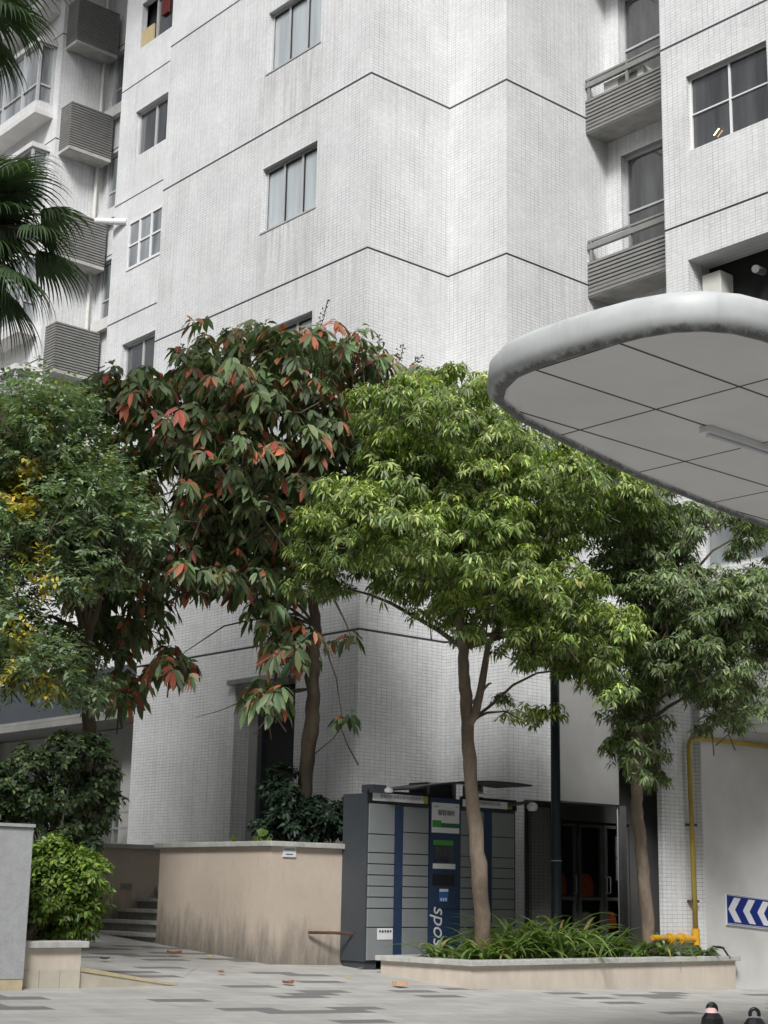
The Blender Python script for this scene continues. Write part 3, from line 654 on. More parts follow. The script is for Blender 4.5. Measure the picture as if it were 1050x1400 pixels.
for k in range(3): panel('sticker_mark', M['signwhite'], 13.632 + .04 * k, 13.652 + .04 * k, 1.415, 1.45, .022, parent=stk)
panel('seam', M['black'], 13.452, 13.964, 1.317, 1.323, .015)
text_mesh('spos.e', .30, (13.615, LY0 - .016, 1.03), M['signwhite'], LK, 'logo', rot=(math.pi / 2, math.pi / 2, 0), shear=.25, sx=.86)
h1 = panel('header_sign', M['signwhite'], 12.50, 13.33, 2.575, 2.665, .02); panel('end_patch', M['gold'], 13.333, 13.40, 2.575, 2.665, .02, parent=h1)
h2 = panel('header_sign', M['signwhite'], 14.0, 14.80, 2.575, 2.665, .02); panel('end_patch', M['orange'], 14.803, 14.84, 2.575, 2.665, .02, parent=h2); panel('end_stripe', M['green'], 14.843, 14.89, 2.575, 2.665, .02, parent=h2)
for a, b in ((12.44, 13.44), (13.975, 14.98)): MB().box(a, b, LY0 - .016, LY0 + .011, 2.56, 2.70).build('header_case', M['black'], LK)
text_mesh('智能快件箱便民服务点自助取件', .052, (12.98, LY0 - .024, 2.63), M['greyink'], h1); text_mesh('智能快件箱便民服务自助', .05, (14.4, LY0 - .024, 2.63), M['greyink'], h2)
nt = panel('paper_notice', M['signwhite'], 12.62, 12.86, .96, 1.09, .012)
for k in range(5): panel('notice_mark', M['ink'], 12.645 + .042 * k, 12.67 + .042 * k, 1.045 - .006 * (k % 2), 1.068, .016, parent=nt)
# arched hood over the middle of the cabinet
hd = MB(); n = 14
for k in range(n):
    a0, a1 = k / n, (k + 1) / n
    fx = lambda t: 12.98 + 2.08 * t
    fz = lambda t: 2.70 + .19 * math.sin(math.pi * min(1, t * .62 + .02)) ** .8
    for (ya, yb) in ((14.28, 14.95),):
        hd.add([(fx(a0), ya, fz(a0)), (fx(a1), ya, fz(a1)), (fx(a1), yb, fz(a1)), (fx(a0), yb, fz(a0)),
                (fx(a0), ya, fz(a0) + .02), (fx(a1), ya, fz(a1) + .02), (fx(a1), yb, fz(a1) + .02), (fx(a0), yb, fz(a0) + .02)],
               [(0, 3, 2, 1), (4, 5, 6, 7), (0, 1, 5, 4), (2, 3, 7, 6), (1, 2, 6, 5), (3, 0, 4, 7)])
hd.build('hood', M['charcoal'], LK)
MB().box(13.46, 13.50, 14.56, 14.9, 2.66, 2.85).box(13.92, 13.96, 14.56, 14.9, 2.66, 2.87).box(14.4, 14.44, 14.56, 14.9, 2.66, 2.87).build('hood_post', M['slat'], LK)
MB().box(13.50, 13.92, 14.6, 14.9, 2.66, 2.84).build('hood_box', M['black'], LK)
MB().box(12.44, 12.66, 14.42, 14.62, 2.665, 2.76).build('lamp_bracket', M['charcoal'], LK)
MB().lathe([(.03, 0), (.055, .01), (.055, .045), (.02, .06)], (12.68, 14.40, 2.67), 12).build('lamp', M['white'], LK)
MB().lathe([(.0, -.03), (.10, -.02), (.12, .01), (.03, .05)], (14.13, 14.36, 2.72), 14).build('lamp', M['plastic'], LK)

# small enamel sign on the retaining wall
e = empty('wall_sign', (11.6, 14.96, 1.93), 'small white sign with a dark arrow bar under the coping of the peach wall', 'sign')
p0 = atY(387, 1157, 14.96); p1 = atY(404, 1172, 14.96)
MB().box(p0[0], p1[0], 14.952, 14.968, p1[2], p0[2]).build('plate', M['signwhite'], e)
xm = (p0[0] + p1[0]) / 2; zm = (p0[2] + p1[2]) / 2
text_mesh('快递投放处', .033, (xm, 14.95, zm + .022), M['greyink'], e)
MB().box(xm - .055, xm + .05, 14.949, 14.951, zm - .035, zm - .024).build('arrow', M['ink'], e)
tag(MB().tube([(11.93, 14.93, 1.03), (12.2, 14.80, 1.03), (12.43, 14.72, 1.02)], .018, 6).build('iron_bracket', M['rust']), 'rusty iron bar sticking out between the peach wall and the parcel locker', 'bar')

# ------------------------------------------------------------------ arrow sign
e = empty('arrow_sign', (17.0, 12.74, 1.4), 'blue sign with white chevrons pointing left on the ramp wall', 'sign')
A = np.array([17.03, 1.575]); du = np.array([1, -.068]); W_, Hh = 2.6, .395
def sq(x, z): return (A[0] + du[0] * x, A[1] + du[1] * x + z)
def flat(mb, pts, y0, y1):
    n = len(pts); mb.add([(p[0], y0, p[1]) for p in pts] + [(p[0], y1, p[1]) for p in pts], [tuple(range(n)), tuple(range(n, 2 * n))[::-1]] + [(i, n + i, n + (i + 1) % n, (i + 1) % n) for i in range(n)]); return mb
flat(MB(), [sq(0, -Hh), sq(W_, -Hh), sq(W_, 0), sq(0, 0)], 12.735, 12.755).build('plate', M['signwhite'], e)
flat(MB(), [sq(.012, -Hh + .012), sq(W_ - .012, -Hh + .012), sq(W_ - .012, -.012), sq(.012, -.012)], 12.731, 12.734).build('blue_field', M['blue'], e)
ln = MB()
for zz in (-.024, -Hh + .018): flat(ln, [sq(.014, zz), sq(W_ - .014, zz), sq(W_ - .014, zz + .006), sq(.014, zz + .006)], 12.728, 12.730)
ln.build('border_line', M['signwhite'], e)
for k in range(8):
    x = .03 + .31 * k
    flat(MB(), [sq(x + .13, -.045), sq(x + .27, -.045), sq(x + .14, -Hh / 2), sq(x + .27, -Hh + .045), sq(x + .13, -Hh + .045), sq(x, -Hh / 2)], 12.728, 12.7305).build('chevron', M['signwhite'], e)

# ------------------------------------------------------------------ gas pipe
e = empty('gas_pipe', (16.55, 12.8, 1.0), 'yellow gas pipe running down the tiled pier with two bright flanges at the foot', 'pipe')
MB().tube([(16.47, 12.80, 1.1), (16.45, 12.80, 2.2), (16.43, 12.80, 3.42), (16.46, 12.79, 3.50), (16.60, 12.72, 3.52), (18.2, 12.70, 3.52), (18.25, 12.70, 3.6), (18.25, 12.70, 3.7)], .033, 10).build('riser', M['olive'], e, smooth=True)
MB().tube([(16.47, 12.80, .93), (16.47, 12.80, 1.13)], .05, 12).tube([(16.44, 12.80, 1.0), (16.15, 12.80, 1.01)], .038, 12).build('elbow', M['yellow'], e, smooth=False)
MB().tube([(16.15, 12.80, 1.012), (15.78, 12.80, 1.02)], .033, 10).build('branch', M['olive'], e)
for x in (16.15, 15.93): MB().tube([(x, 12.80, 1.01), (x + .022, 12.80, 1.01)], .068, 18).tube([(x + .03, 12.80, 1.01), (x + .05, 12.80, 1.01)], .068, 18).tube([(x - .03, 12.80, 1.01), (x + .08, 12.80, 1.01)], .042, 12).build('flange', M['yellow'], e)
MB().tube([(15.62, 12.80, 1.025), (15.80, 12.80, 1.02)], .034, 10).build('stub', M['yellow'], e)
for z in (1.45, 2.4): MB().box(16.40, 16.56, 12.80, 12.868, z, z + .03).build('clamp', M['rust'], e)
tag(MB().tube([(16.5, 12.72, .80), (16.62, 12.66, .92), (16.78, 12.62, .90), (16.86, 12.6, .80), (16.87, 12.58, .78)], .012, 6).build('hose', M['black']), 'thin black hose looping over the right end of the long planter', 'hose')

# ------------------------------------------------------------------ lamp post
e = empty('lamp_post', (15.2, 14.0, .7), 'dark grey metal lamp post rising from the long planter between the two trunks', 'lamp post')
MB().lathe([(.075, 0), (.075, .5), (.07, .52), (.062, 1.8), (.058, 5.6)], (15.2, 14.0, .55), 18).build('pole', M['post'], e, smooth=True)
MB().lathe([(.076, 0), (.076, .012)], (15.2, 14.0, 1.93), 18).build('band', M['alum'], e)
MB().lathe([(.05, 0), (.2, .05), (.22, .12), (.05, .2)], (15.2, 14.0, 6.152), 18).build('lamp_head', M['post'], e)

# ------------------------------------------------------------------ canopy
e = empty('canopy', (9, 6, 4.6), 'pale metal canopy with rounded corner and seamed grey soffit jutting in from the right', 'canopy')
out = [(6.87, 6.80), (6.69, 6.60), (6.575, 6.38), (6.53, 6.12), (6.525, 5.85), (6.54, 5.6), (6.57, 5.38), (6.63, 5.2), (6.74, 5.06), (6.9, 4.965), (7.12, 4.92), (7.5, 4.90), (12.6, 4.9), (12.6, 7.95), (10.94, 7.66), (10.1, 7.55), (8.93, 7.37), (7.79, 7.11), (7.25, 6.97)]
prof = [(-.035, 4.602), (-.033, 4.575), (-.01, 4.57), (.012, 4.572), (.035, 4.585), (.06, 4.61), (.073, 4.65), (.076, 4.70), (.07, 4.75), (.05, 4.785), (0, 4.79)]
n = len(out); o_ = [Vector((x, y)) for x, y in out]; nor = []
for i in range(n):
    t = (o_[(i + 1) % n] - o_[i - 1]).normalized(); nor.append(Vector((-t.y, t.x)))
cen = sum(o_, Vector((0, 0))) / n
nor = [q if (o_[i] - cen).dot(q) > 0 else -q for i, q in enumerate(nor)]
vs = [(o_[i].x + nor[i].x * d, o_[i].y + nor[i].y * d, z) for i in range(n) for d, z in prof]; m = len(prof)
mb = MB().add(vs, [(i * m + k, ((i + 1) % n) * m + k, ((i + 1) % n) * m + k + 1, i * m + k + 1) for i in range(n) for k in range(m - 1)])
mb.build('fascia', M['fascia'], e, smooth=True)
MB().add([(p.x - q.x * .03, p.y - q.y * .03, 4.600) for p, q in zip(o_, nor)], [tuple(range(n))]).build('soffit', M['soffit'], e)
MB().add([(p.x, p.y, 4.789) for p in o_], [tuple(range(n))]).build('roof_sheet', M['fascia'], e)
MB().lathe([(.11, 0), (.11, 4.45)], (12.2, 5.3, .14), 16).lathe([(.11, 0), (.11, 4.3)], (12.2, 7.5, .28), 16).build('column', M['fascia'], e)
e = empty('tube_light', (8.6, 6.24, 4.56), 'white fluorescent batten fixed under the canopy soffit', 'light')
MB().box(8.28, 9.5, 6.21, 6.29, 4.555, 4.597).build('housing', M['lamp'], e)
MB().tube([(8.32, 6.25, 4.54), (9.46, 6.25, 4.54)], .014, 10).build('tube', M['lamp'], e)

# ------------------------------------------------------------------ bollards
def bollard(px, label, sealed):
    p = CAM + ray(*px) * 0; d = ray(*px); t = (-.01 + .68 - 1.5) / (d[2] + .024 * d[0] - .064 * d[1]); p = CAM + d * t
    gx, gy = p[0], p[1]; gz = G(gx, gy)
    e = empty('bollard', (gx, gy, gz), label, 'bollard', 'black bollards at the kerb')
    MB().lathe([(.085, -.02), (.085, .04), (.066, .06), (.064, .50), (.071, .515), (.071, .54), (.066, .57), (.045, .598), (.038, .602)], (gx, gy, gz), 8).build('post', M['black'], e)
    rg = []; 
    R_ = .028
    for k in range(15):
        a = math.pi * (-.12 + 1.24 * k / 14); rg.append((gx + R_ * math.cos(a) * .77, gy - R_ * math.cos(a) * .64, gz + .625 + R_ * 1.15 * math.sin(a)))
    MB().tube(rg, .012, 8).build('ring', M['black'], e, smooth=True)
    if sealed:
        MB().lathe([(.04, 0), (.034, .022), (.02, .03)], (gx - .01, gy, gz + .603), 10).build('tape', M['pink'], e)
        MB().tube([(gx - .018, gy + .012, gz + .62), (gx + .0, gy, gz + .645), (gx + .02, gy - .012, gz + .62)], [.018, .02, .018], 8).build('ring_fill', M['black'], e)
bollard((973, 1367), 'black bollard with pinkish tape around its ring, the left one of the pair', True)
bollard((1031, 1374), 'black bollard with an open ring on top, at the bottom right corner', False)

# ------------------------------------------------------------------ dry leaves
def dry_leaf(px, size, mat, label, rot):
    d = ray(*px); t = (-.01 - 1.5) / (d[2] + .024 * d[0] - .064 * d[1]); p = CAM + d * t
    z0 = G(p[0], p[1]) + .012
    if px[0] < 330: z0 += .01
    mb = MB(); L, W = size, size * 1.0; vs = []; N = 6
    for i in range(N + 1):
        u = i / N; w = W * math.sin(math.pi * (u * .9 + .06)) * .5; h = .10 * L * (2 * u - 1) ** 2 + .004
        for s in (-1, 0, 1): vs.append((u * L - L / 2, s * w, h + (.10 * L * abs(s) * (1 + .8 * s))))
    fs = [(i * 3 + k, i * 3 + k + 1, i * 3 + k + 4, i * 3 + k + 3) for i in range(N) for k in range(2)]
    c, s_ = math.cos(rot), math.sin(rot)
    mb.add([(p[0] + x * c - y * s_, p[1] + x * s_ + y * c, z0 + z) for x, y, z in vs], fs)
    tag(mb.build('fallen_leaf', mat), label, 'leaf', 'fallen leaves on the paving')
for a in (((238, 1308), .17, M['leafbrown'], 'large curled brown leaf on the ramp in front of the steps', -.5), ((285, 1311), .08, M['leafyellow'], 'small yellow leaf on the ramp near the peach wall', .2),
          ((302, 1333), .09, M['leafbrown'], 'small dark leaf right of the kerb wedge', .3), ((394, 1347), .13, M['leafbrown'], 'dark reddish leaf in front of the peach wall corner', -.2),
          ((547, 1350), .17, M['leaftan'], 'tan leaf beside the left side of the long planter', -.7), ((143, 1315), .10, M['ink'], 'dark upright leaf on the ramp beside the bright shrub', -.5),
          ((492, 1326), .07, M['leafbrown'], 'small rusty leaf under the front of the parcel locker', -.6), ((475, 1338), .04, M['leafyellow'], 'tiny pale leaf left of the long planter corner', 0)):
    dry_leaf(*a)

# ------------------------------------------------------------------ foliage
def norm(a): return a / np.maximum(np.linalg.norm(a, axis=1, keepdims=True), 1e-9)
def leaf_mesh(name, P, D, N, L, W, C, droop, mat, parent, fold=.12, shape=(.3, .68, 1.0, .8), label=None):
    n = len(P); D = norm(D); S = norm(np.cross(D, N)); N = np.cross(S, D)
    t1, t2, w1, w2 = shape
    def at(t, w, fo):
        g = P + D * (L * t)[:, None] + S * (W * w * .5)[:, None] + N * (W * abs(w) * fo)[:, None]
        g[:, 2] -= L * droop * t * t; return g
    one = np.ones(n)
    V = np.stack([at(0 * one, 0 * one, 0 * one) if False else P, at(t1 * one, -w1 * one, fold), at(t1 * one, 0 * one, 0), at(t1 * one, w1 * one, fold),
                  at(t2 * one, -w2 * one, fold), at(t2 * one, 0 * one, 0), at(t2 * one, w2 * one, fold), at(one, 0 * one, 0)], axis=1)
    F = np.array([0, 1, 2, 0, 2, 3, 1, 4, 5, 1, 5, 2, 2, 5, 6, 2, 6, 3, 4, 7, 5, 5, 7, 6])
    idx = (np.arange(n)[:, None] * 8 + F[None, :]).ravel().astype(np.int32)
    me = bpy.data.meshes.new(name); nf = n * 8
    me.vertices.add(n * 8); me.vertices.foreach_set('co', V.reshape(-1).astype(np.float32))
    me.loops.add(nf * 3); me.loops.foreach_set('vertex_index', idx)
    me.polygons.add(nf); me.polygons.foreach_set('loop_start', np.arange(0, nf * 3, 3, dtype=np.int32)); me.polygons.foreach_set('loop_total', np.full(nf, 3, np.int32))
    me.polygons.foreach_set('use_smooth', np.ones(nf, bool))
    at_ = me.color_attributes.new('tint', 'FLOAT_COLOR', 'POINT')
    cc = np.ones((n, 8, 4), np.float32); cc[:, :, :3] = C[:, None, :]; at_.data.foreach_set('color', cc.ravel())
    me.update(calc_edges=True); me.materials.append(mat)
    o = bpy.data.objects.new(name, me); col.objects.link(o)
    if parent is not None: o.parent = parent; o.location = -parent_world(parent)
    if label: o['label'] = label
    return o
def clumps_to_world(cl, D0):
    out = []
    for c in cl:
        px, py, rx, ry = c[:4]; dd = c[4] if len(c) > 4 else 0; D = D0 + dd; s = D / FPX
        out.append((atD(px, py, D), rx * s, ry * s, c[5] if len(c) > 5 else 1.0))
    return out
def sample_crown(cls, n, shell=.55, deep=0.0, sub=14, sr=.17):
    m = n; n = max(1, n // sub)
    """points spread on the outer part of each clump, all round it; returns points and outward normals"""
    w = np.array([c[1] * c[2] * c[3] for c in cls]); w /= w.sum()
    k = RNG.choice(len(cls), n, p=w); cen = np.array([c[0] for c in cls])[k]
    rx = np.array([c[1] for c in cls])[k]; ry = np.array([c[2] for c in cls])[k]
    d = norm(RNG.normal(size=(n, 3))); r = shell + (1.06 - shell) * RNG.random(n) ** .7
    lump = 1 + .16 * np.sin(d[:, 0] * 7 + k) * np.cos(d[:, 2] * 6 + k * 1.7)
    q = d * (r * lump)[:, None]
    P = cen + np.stack([q[:, 0] * rx, q[:, 1] * rx, q[:, 2] * ry], 1)
    if deep:      # a crown is as deep as it is wide: spread the points towards and away from the picture plane
        hc = P[:, :2].mean(0); lat = (P[:, :2] - hc) @ np.array([FW[1], -FW[0]]) / np.hypot(FW[0], FW[1]); hw = np.percentile(np.abs(lat), 96)
        dd = deep * np.sqrt(np.clip(1 - (lat / hw) ** 2, .05, 1)) * RNG.uniform(-1, 1, len(P))
        v = P - CAM; D_ = v @ FW; P = CAM + v * (1 + dd / D_)[:, None]
        P[:, 2] = np.maximum(P[:, 2], 2.9)
    # branchlets: each point becomes a small flattened pad of twig tips
    i = np.repeat(np.arange(n), sub); e_ = norm(RNG.normal(size=(len(i), 3))); e_[:, 2] = np.abs(e_[:, 2]) * .9 - .25
    size = (sr * RNG.uniform(.55, 1.35, n))[i]
    P = P[i] + e_ * (size * RNG.random(len(i)) ** .4)[:, None]; d = norm(d[i] * .7 + e_ * .8)
    return P, d, r[i], k[i]
def whorls(P, O, per, spread, down, jit=.25):
    """several leaves per twig tip, radiating about the twig axis"""
    n = len(P); ax = norm(O * .6 + np.array([0, 0, .55]) + RNG.normal(size=(n, 3)) * jit)
    e1 = norm(np.cross(ax, norm(RNG.normal(size=(n, 3))))); e2 = np.cross(ax, e1)
    Ps, Ds, Ns, K = [], [], [], []
    for j in range(per):
        a = 2 * math.pi * j / per + RNG.random(n) * .7; rad = e1 * np.cos(a)[:, None] + e2 * np.sin(a)[:, None]
        D = norm(rad * spread + ax * (1 - spread) + np.array([0, 0, -down]) + RNG.normal(size=(n, 3)) * .12)
        Ps.append(P + rad * .012 + ax * (RNG.random(n) * .05)[:, None]); Ds.append(D); Ns.append(norm(ax + RNG.normal(size=(n, 3)) * .15)); K.append(np.arange(n))
    return np.concatenate(Ps), np.concatenate(Ds), np.concatenate(Ns), np.concatenate(K)
def limbs(mb, base, tops, r0, seg=7, sag=.12):
    for T in tops:
        b = Vector(base); t = Vector(T); d = t - b; L = d.length; pts = []
        o1 = Vector((random.uniform(-1, 1), random.uniform(-1, 1), random.uniform(-.3, .6))) * L * .10
        for i in range(7):
            u = i / 6; p = b + d * u + o1 * math.sin(math.pi * u) + Vector((0, 0, L * sag * math.sin(math.pi * u)))
            p += Vector((random.uniform(-1, 1), random.uniform(-1, 1), random.uniform(-1, 1))) * L * .015; pts.append(p)
        mb.tube(pts, [r0 * (1 - .82 * i / 6) for i in range(7)], seg)
def twigs(mb, P, O, r=.006, ln=.35, cnt=200):
    idx = RNG.choice(len(P), min(cnt, len(P)), replace=False)
    for i in idx:
        p = Vector(P[i]); o = Vector(O[i]); q = p - (o * ln + Vector((0, 0, ln * .5)))
        m_ = (p + q) / 2 + Vector((random.uniform(-1, 1), random.uniform(-1, 1), random.uniform(-1, 1))) * ln * .15
        mb.tube([q, m_, p], [r * 1.6, r * 1.2, r * .6], 4, cap=False)
def tint(n, base, var=.2, huev=.12):
    b = np.array(base)[None, :] * (1 + var * RNG.normal(size=(n, 1))).clip(.4, 1.9)
    b = b * (1 + huev * RNG.normal(size=(n, 3))).clip(.5, 1.6); return b.clip(.003, .9)
def trunk_tube(pts, rad, mat, parent, extra=None, wob=.012, name='trunk'):
    P = [Vector(p) for p in pts]; PP = []; RR = []
    for i in range(len(P) - 1):
        for k in range(6):
            u = k / 6; q = P[i].lerp(P[i + 1], u); PP.append(q + Vector((random.uniform(-1, 1), random.uniform(-1, 1), 0)) * wob); RR.append((rad[i] + (rad[i + 1] - rad[i]) * u) * random.uniform(.95, 1.06))
    PP.append(P[-1]); RR.append(rad[-1]); mb = MB().tube(PP, RR, 14)
    if extra: extra(mb)
    return mb.build(name, mat, parent, smooth=True)

# --- central bright tree
def tree_center():
    global TC
    b = (13.33, 13.4, .70)
    e = empty('tree', b, 'lush bright green tree with a pale leaning trunk in front of the parcel locker', 'tree')
    D0 = 18.4
    cl = [(612, 528, 48, 30, 0, 1.1), (600, 650, 90, 40, -.2), (545, 628, 45, 36, -.2), (660, 665, 70, 40, -.2), (570, 562, 62, 42, -.3), (650, 590, 95, 52, 0), (722, 622, 60, 45, .2), (785, 650, 62, 42, .3), (850, 683, 55, 35, .5), (585, 640, 70, 40, .5),
          (505, 690, 78, 35, -.5), (470, 735, 62, 48, -.4), (560, 715, 95, 50, -.9), (645, 740, 80, 55, -.8), (690, 790, 70, 45, -.5), (760, 822, 72, 48, -.2), (815, 875, 62, 45, 0), (838, 935, 30, 38, 0),
          (640, 838, 62, 42, -.2), (575, 785, 80, 35, -.6), (445, 800, 48, 25, -.3), (740, 880, 52, 42, -.1), (715, 985, 38, 22, 0), (735, 720, 80, 50, .9), (625, 868, 28, 24, 0), (520, 745, 60, 50, -.2), (515, 560, 28, 40, .1, .6), (700, 760, 100, 60, .7, .7), (780, 905, 45, 30, .1), (430, 735, 28, 35, -.3), (688, 965, 22, 12, .1, .6), (565, 745, 50, 40, -1.2)]
    W = clumps_to_world(cl, D0)
    tr = [b, tuple(atD(655, 1180, D0 - .6)), tuple(atD(645, 1090, D0 - .5)), tuple(atD(640, 1010, D0 - .4)), tuple(atD(636, 940, D0 - .3)), tuple(atD(632, 880, D0 - .2)), tuple(atD(625, 800, D0)), tuple(atD(618, 700, D0)), tuple(atD(622, 600, D0 + .1))]
    tr[1] = (tr[1][0], tr[1][1], tr[1][2])
    fork = Vector(atD(641, 990, D0 - .4)); fork2 = Vector(atD(632, 885, D0 - .2)); fork3 = Vector(atD(625, 790, D0))
    def ex(mb):
        mb.tube([fork, Vector(atD(650, 975, D0 - .4)), Vector(atD(658, 940, D0 - .3)), Vector(atD(668, 880, D0 - .2)), Vector(atD(700, 830, D0))], [.055, .05, .045, .035, .02], 8); mb.tube([Vector(atD(645, 962, D0 - .35)), Vector(atD(668, 935, D0 - .35)), Vector(atD(672, 934, D0 - .35))], [.02, .016, .012], 6)
    trunk_tube(tr, [.105, .088, .078, .075, .07, .06, .045, .03, .02], M['bark'], e, ex)
    br = MB()
    cs = [w[0] for w in W]
    limbs(br, fork2, [cs[i] for i in (16, 18, 21, 15, 14, 20)], .035, 6); limbs(br, fork3, [cs[i] for i in (0, 1, 2, 4, 5, 6, 7, 8, 9, 10, 11, 12, 13, 23)], .035, 6); limbs(br, fork, [cs[17], cs[22]], .022, 6)
    P, O, r, k = sample_crown(W, 17000, .35, 1.5, 20, .21)
    twigs(br, P, O, .005, .28, 500); br.build('branch', M['bark_d'], e)
    LP, LD, LN, K = whorls(P, O, 7, .72, .38)
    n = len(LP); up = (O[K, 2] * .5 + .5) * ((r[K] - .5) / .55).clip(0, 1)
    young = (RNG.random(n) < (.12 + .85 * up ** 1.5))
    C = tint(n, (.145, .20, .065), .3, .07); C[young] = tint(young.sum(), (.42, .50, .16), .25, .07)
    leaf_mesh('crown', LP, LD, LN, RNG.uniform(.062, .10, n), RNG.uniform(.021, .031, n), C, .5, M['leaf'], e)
tree_center()
# --- copies a tree for the unseen ones added to shade the lower walls
def copy_tree(o, parent=None):
    c = o.copy(); col.objects.link(c); c.parent = parent
    for ch in o.children: copy_tree(ch, c)
    return c
# --- right, shaded tree
def tree_right():
    D0 = 19.3; p = atY(889, 1290, 12.98); b = (p[0], p[1], .70); DB = float((p - CAM) @ FW)
    e = empty('tree', b, 'darker green tree with a slim trunk near the yellow gas pipe', 'tree')
    cl = [(965, 712, 60, 22, .6, .7), (1022, 728, 40, 35, .4, .8), (1035, 690, 30, 20, .4, .6), (935, 822, 75, 50, 0), (1005, 838, 62, 50, 0), (895, 860, 62, 55, .2), (960, 915, 78, 50, -.2), (1000, 960, 45, 35, -.2), (985, 990, 32, 15, -.2), (850, 765, 60, 45, .6), (1042, 870, 35, 45, -.2),
          (870, 1010, 42, 48, .4, 1.1), (885, 1060, 26, 28, .3, .9), (905, 905, 50, 40, 0), (880, 700, 45, 35, .6), (905, 760, 55, 45, .7), (1045, 800, 30, 35, 0), (850, 950, 40, 30, .5, .6), (1060, 850, 30, 40, 0)]
    W = clumps_to_world(cl, D0)
    tr = [b, tuple(atD(880, 1200, DB)), tuple(atD(874, 1140, DB)), tuple(atD(870, 1080, DB)), tuple(atD(872, 1000, D0 - .2)), tuple(atD(880, 920, D0)), tuple(atD(900, 840, D0)), tuple(atD(905, 760, D0 + .2))]
    trunk_tube(tr, [.09, .078, .075, .07, .06, .055, .04, .025], M['bark'], e)
    br = MB(); cs = [w[0] for w in W]; f = Vector(tr[4]); f2 = Vector(tr[5])
    limbs(br, f, [cs[i] for i in (6, 7, 12, 17)], .03, 6); limbs(br, f2, [cs[i] for i in (0, 1, 3, 4, 5, 9, 10, 13, 14, 16, 18)], .035, 6)
    for q in ((700, 700), (760, 690), (790, 720)): limbs(br, f2, [atD(q[0] + 90, q[1] + 30, D0 + .4)], .022, 5)
    P, O, r, k = sample_crown(W, 8200, .3, .9, 16, .20); twigs(br, P, O, .005, .35, 500); br.build('branch', M['bark_d'], e)
    LP, LD, LN, K = whorls(P, O, 7, .72, .38); n = len(LP)
    C = tint(n, (.115, .155, .075), .28, .07); y = RNG.random(n) < .25; C[y] = tint(y.sum(), (.27, .34, .15), .25, .06)
    leaf_mesh('crown', LP, LD, LN, RNG.uniform(.062, .10, n), RNG.uniform(.021, .031, n), C, .45, M['leaf'], e)
tree_right()
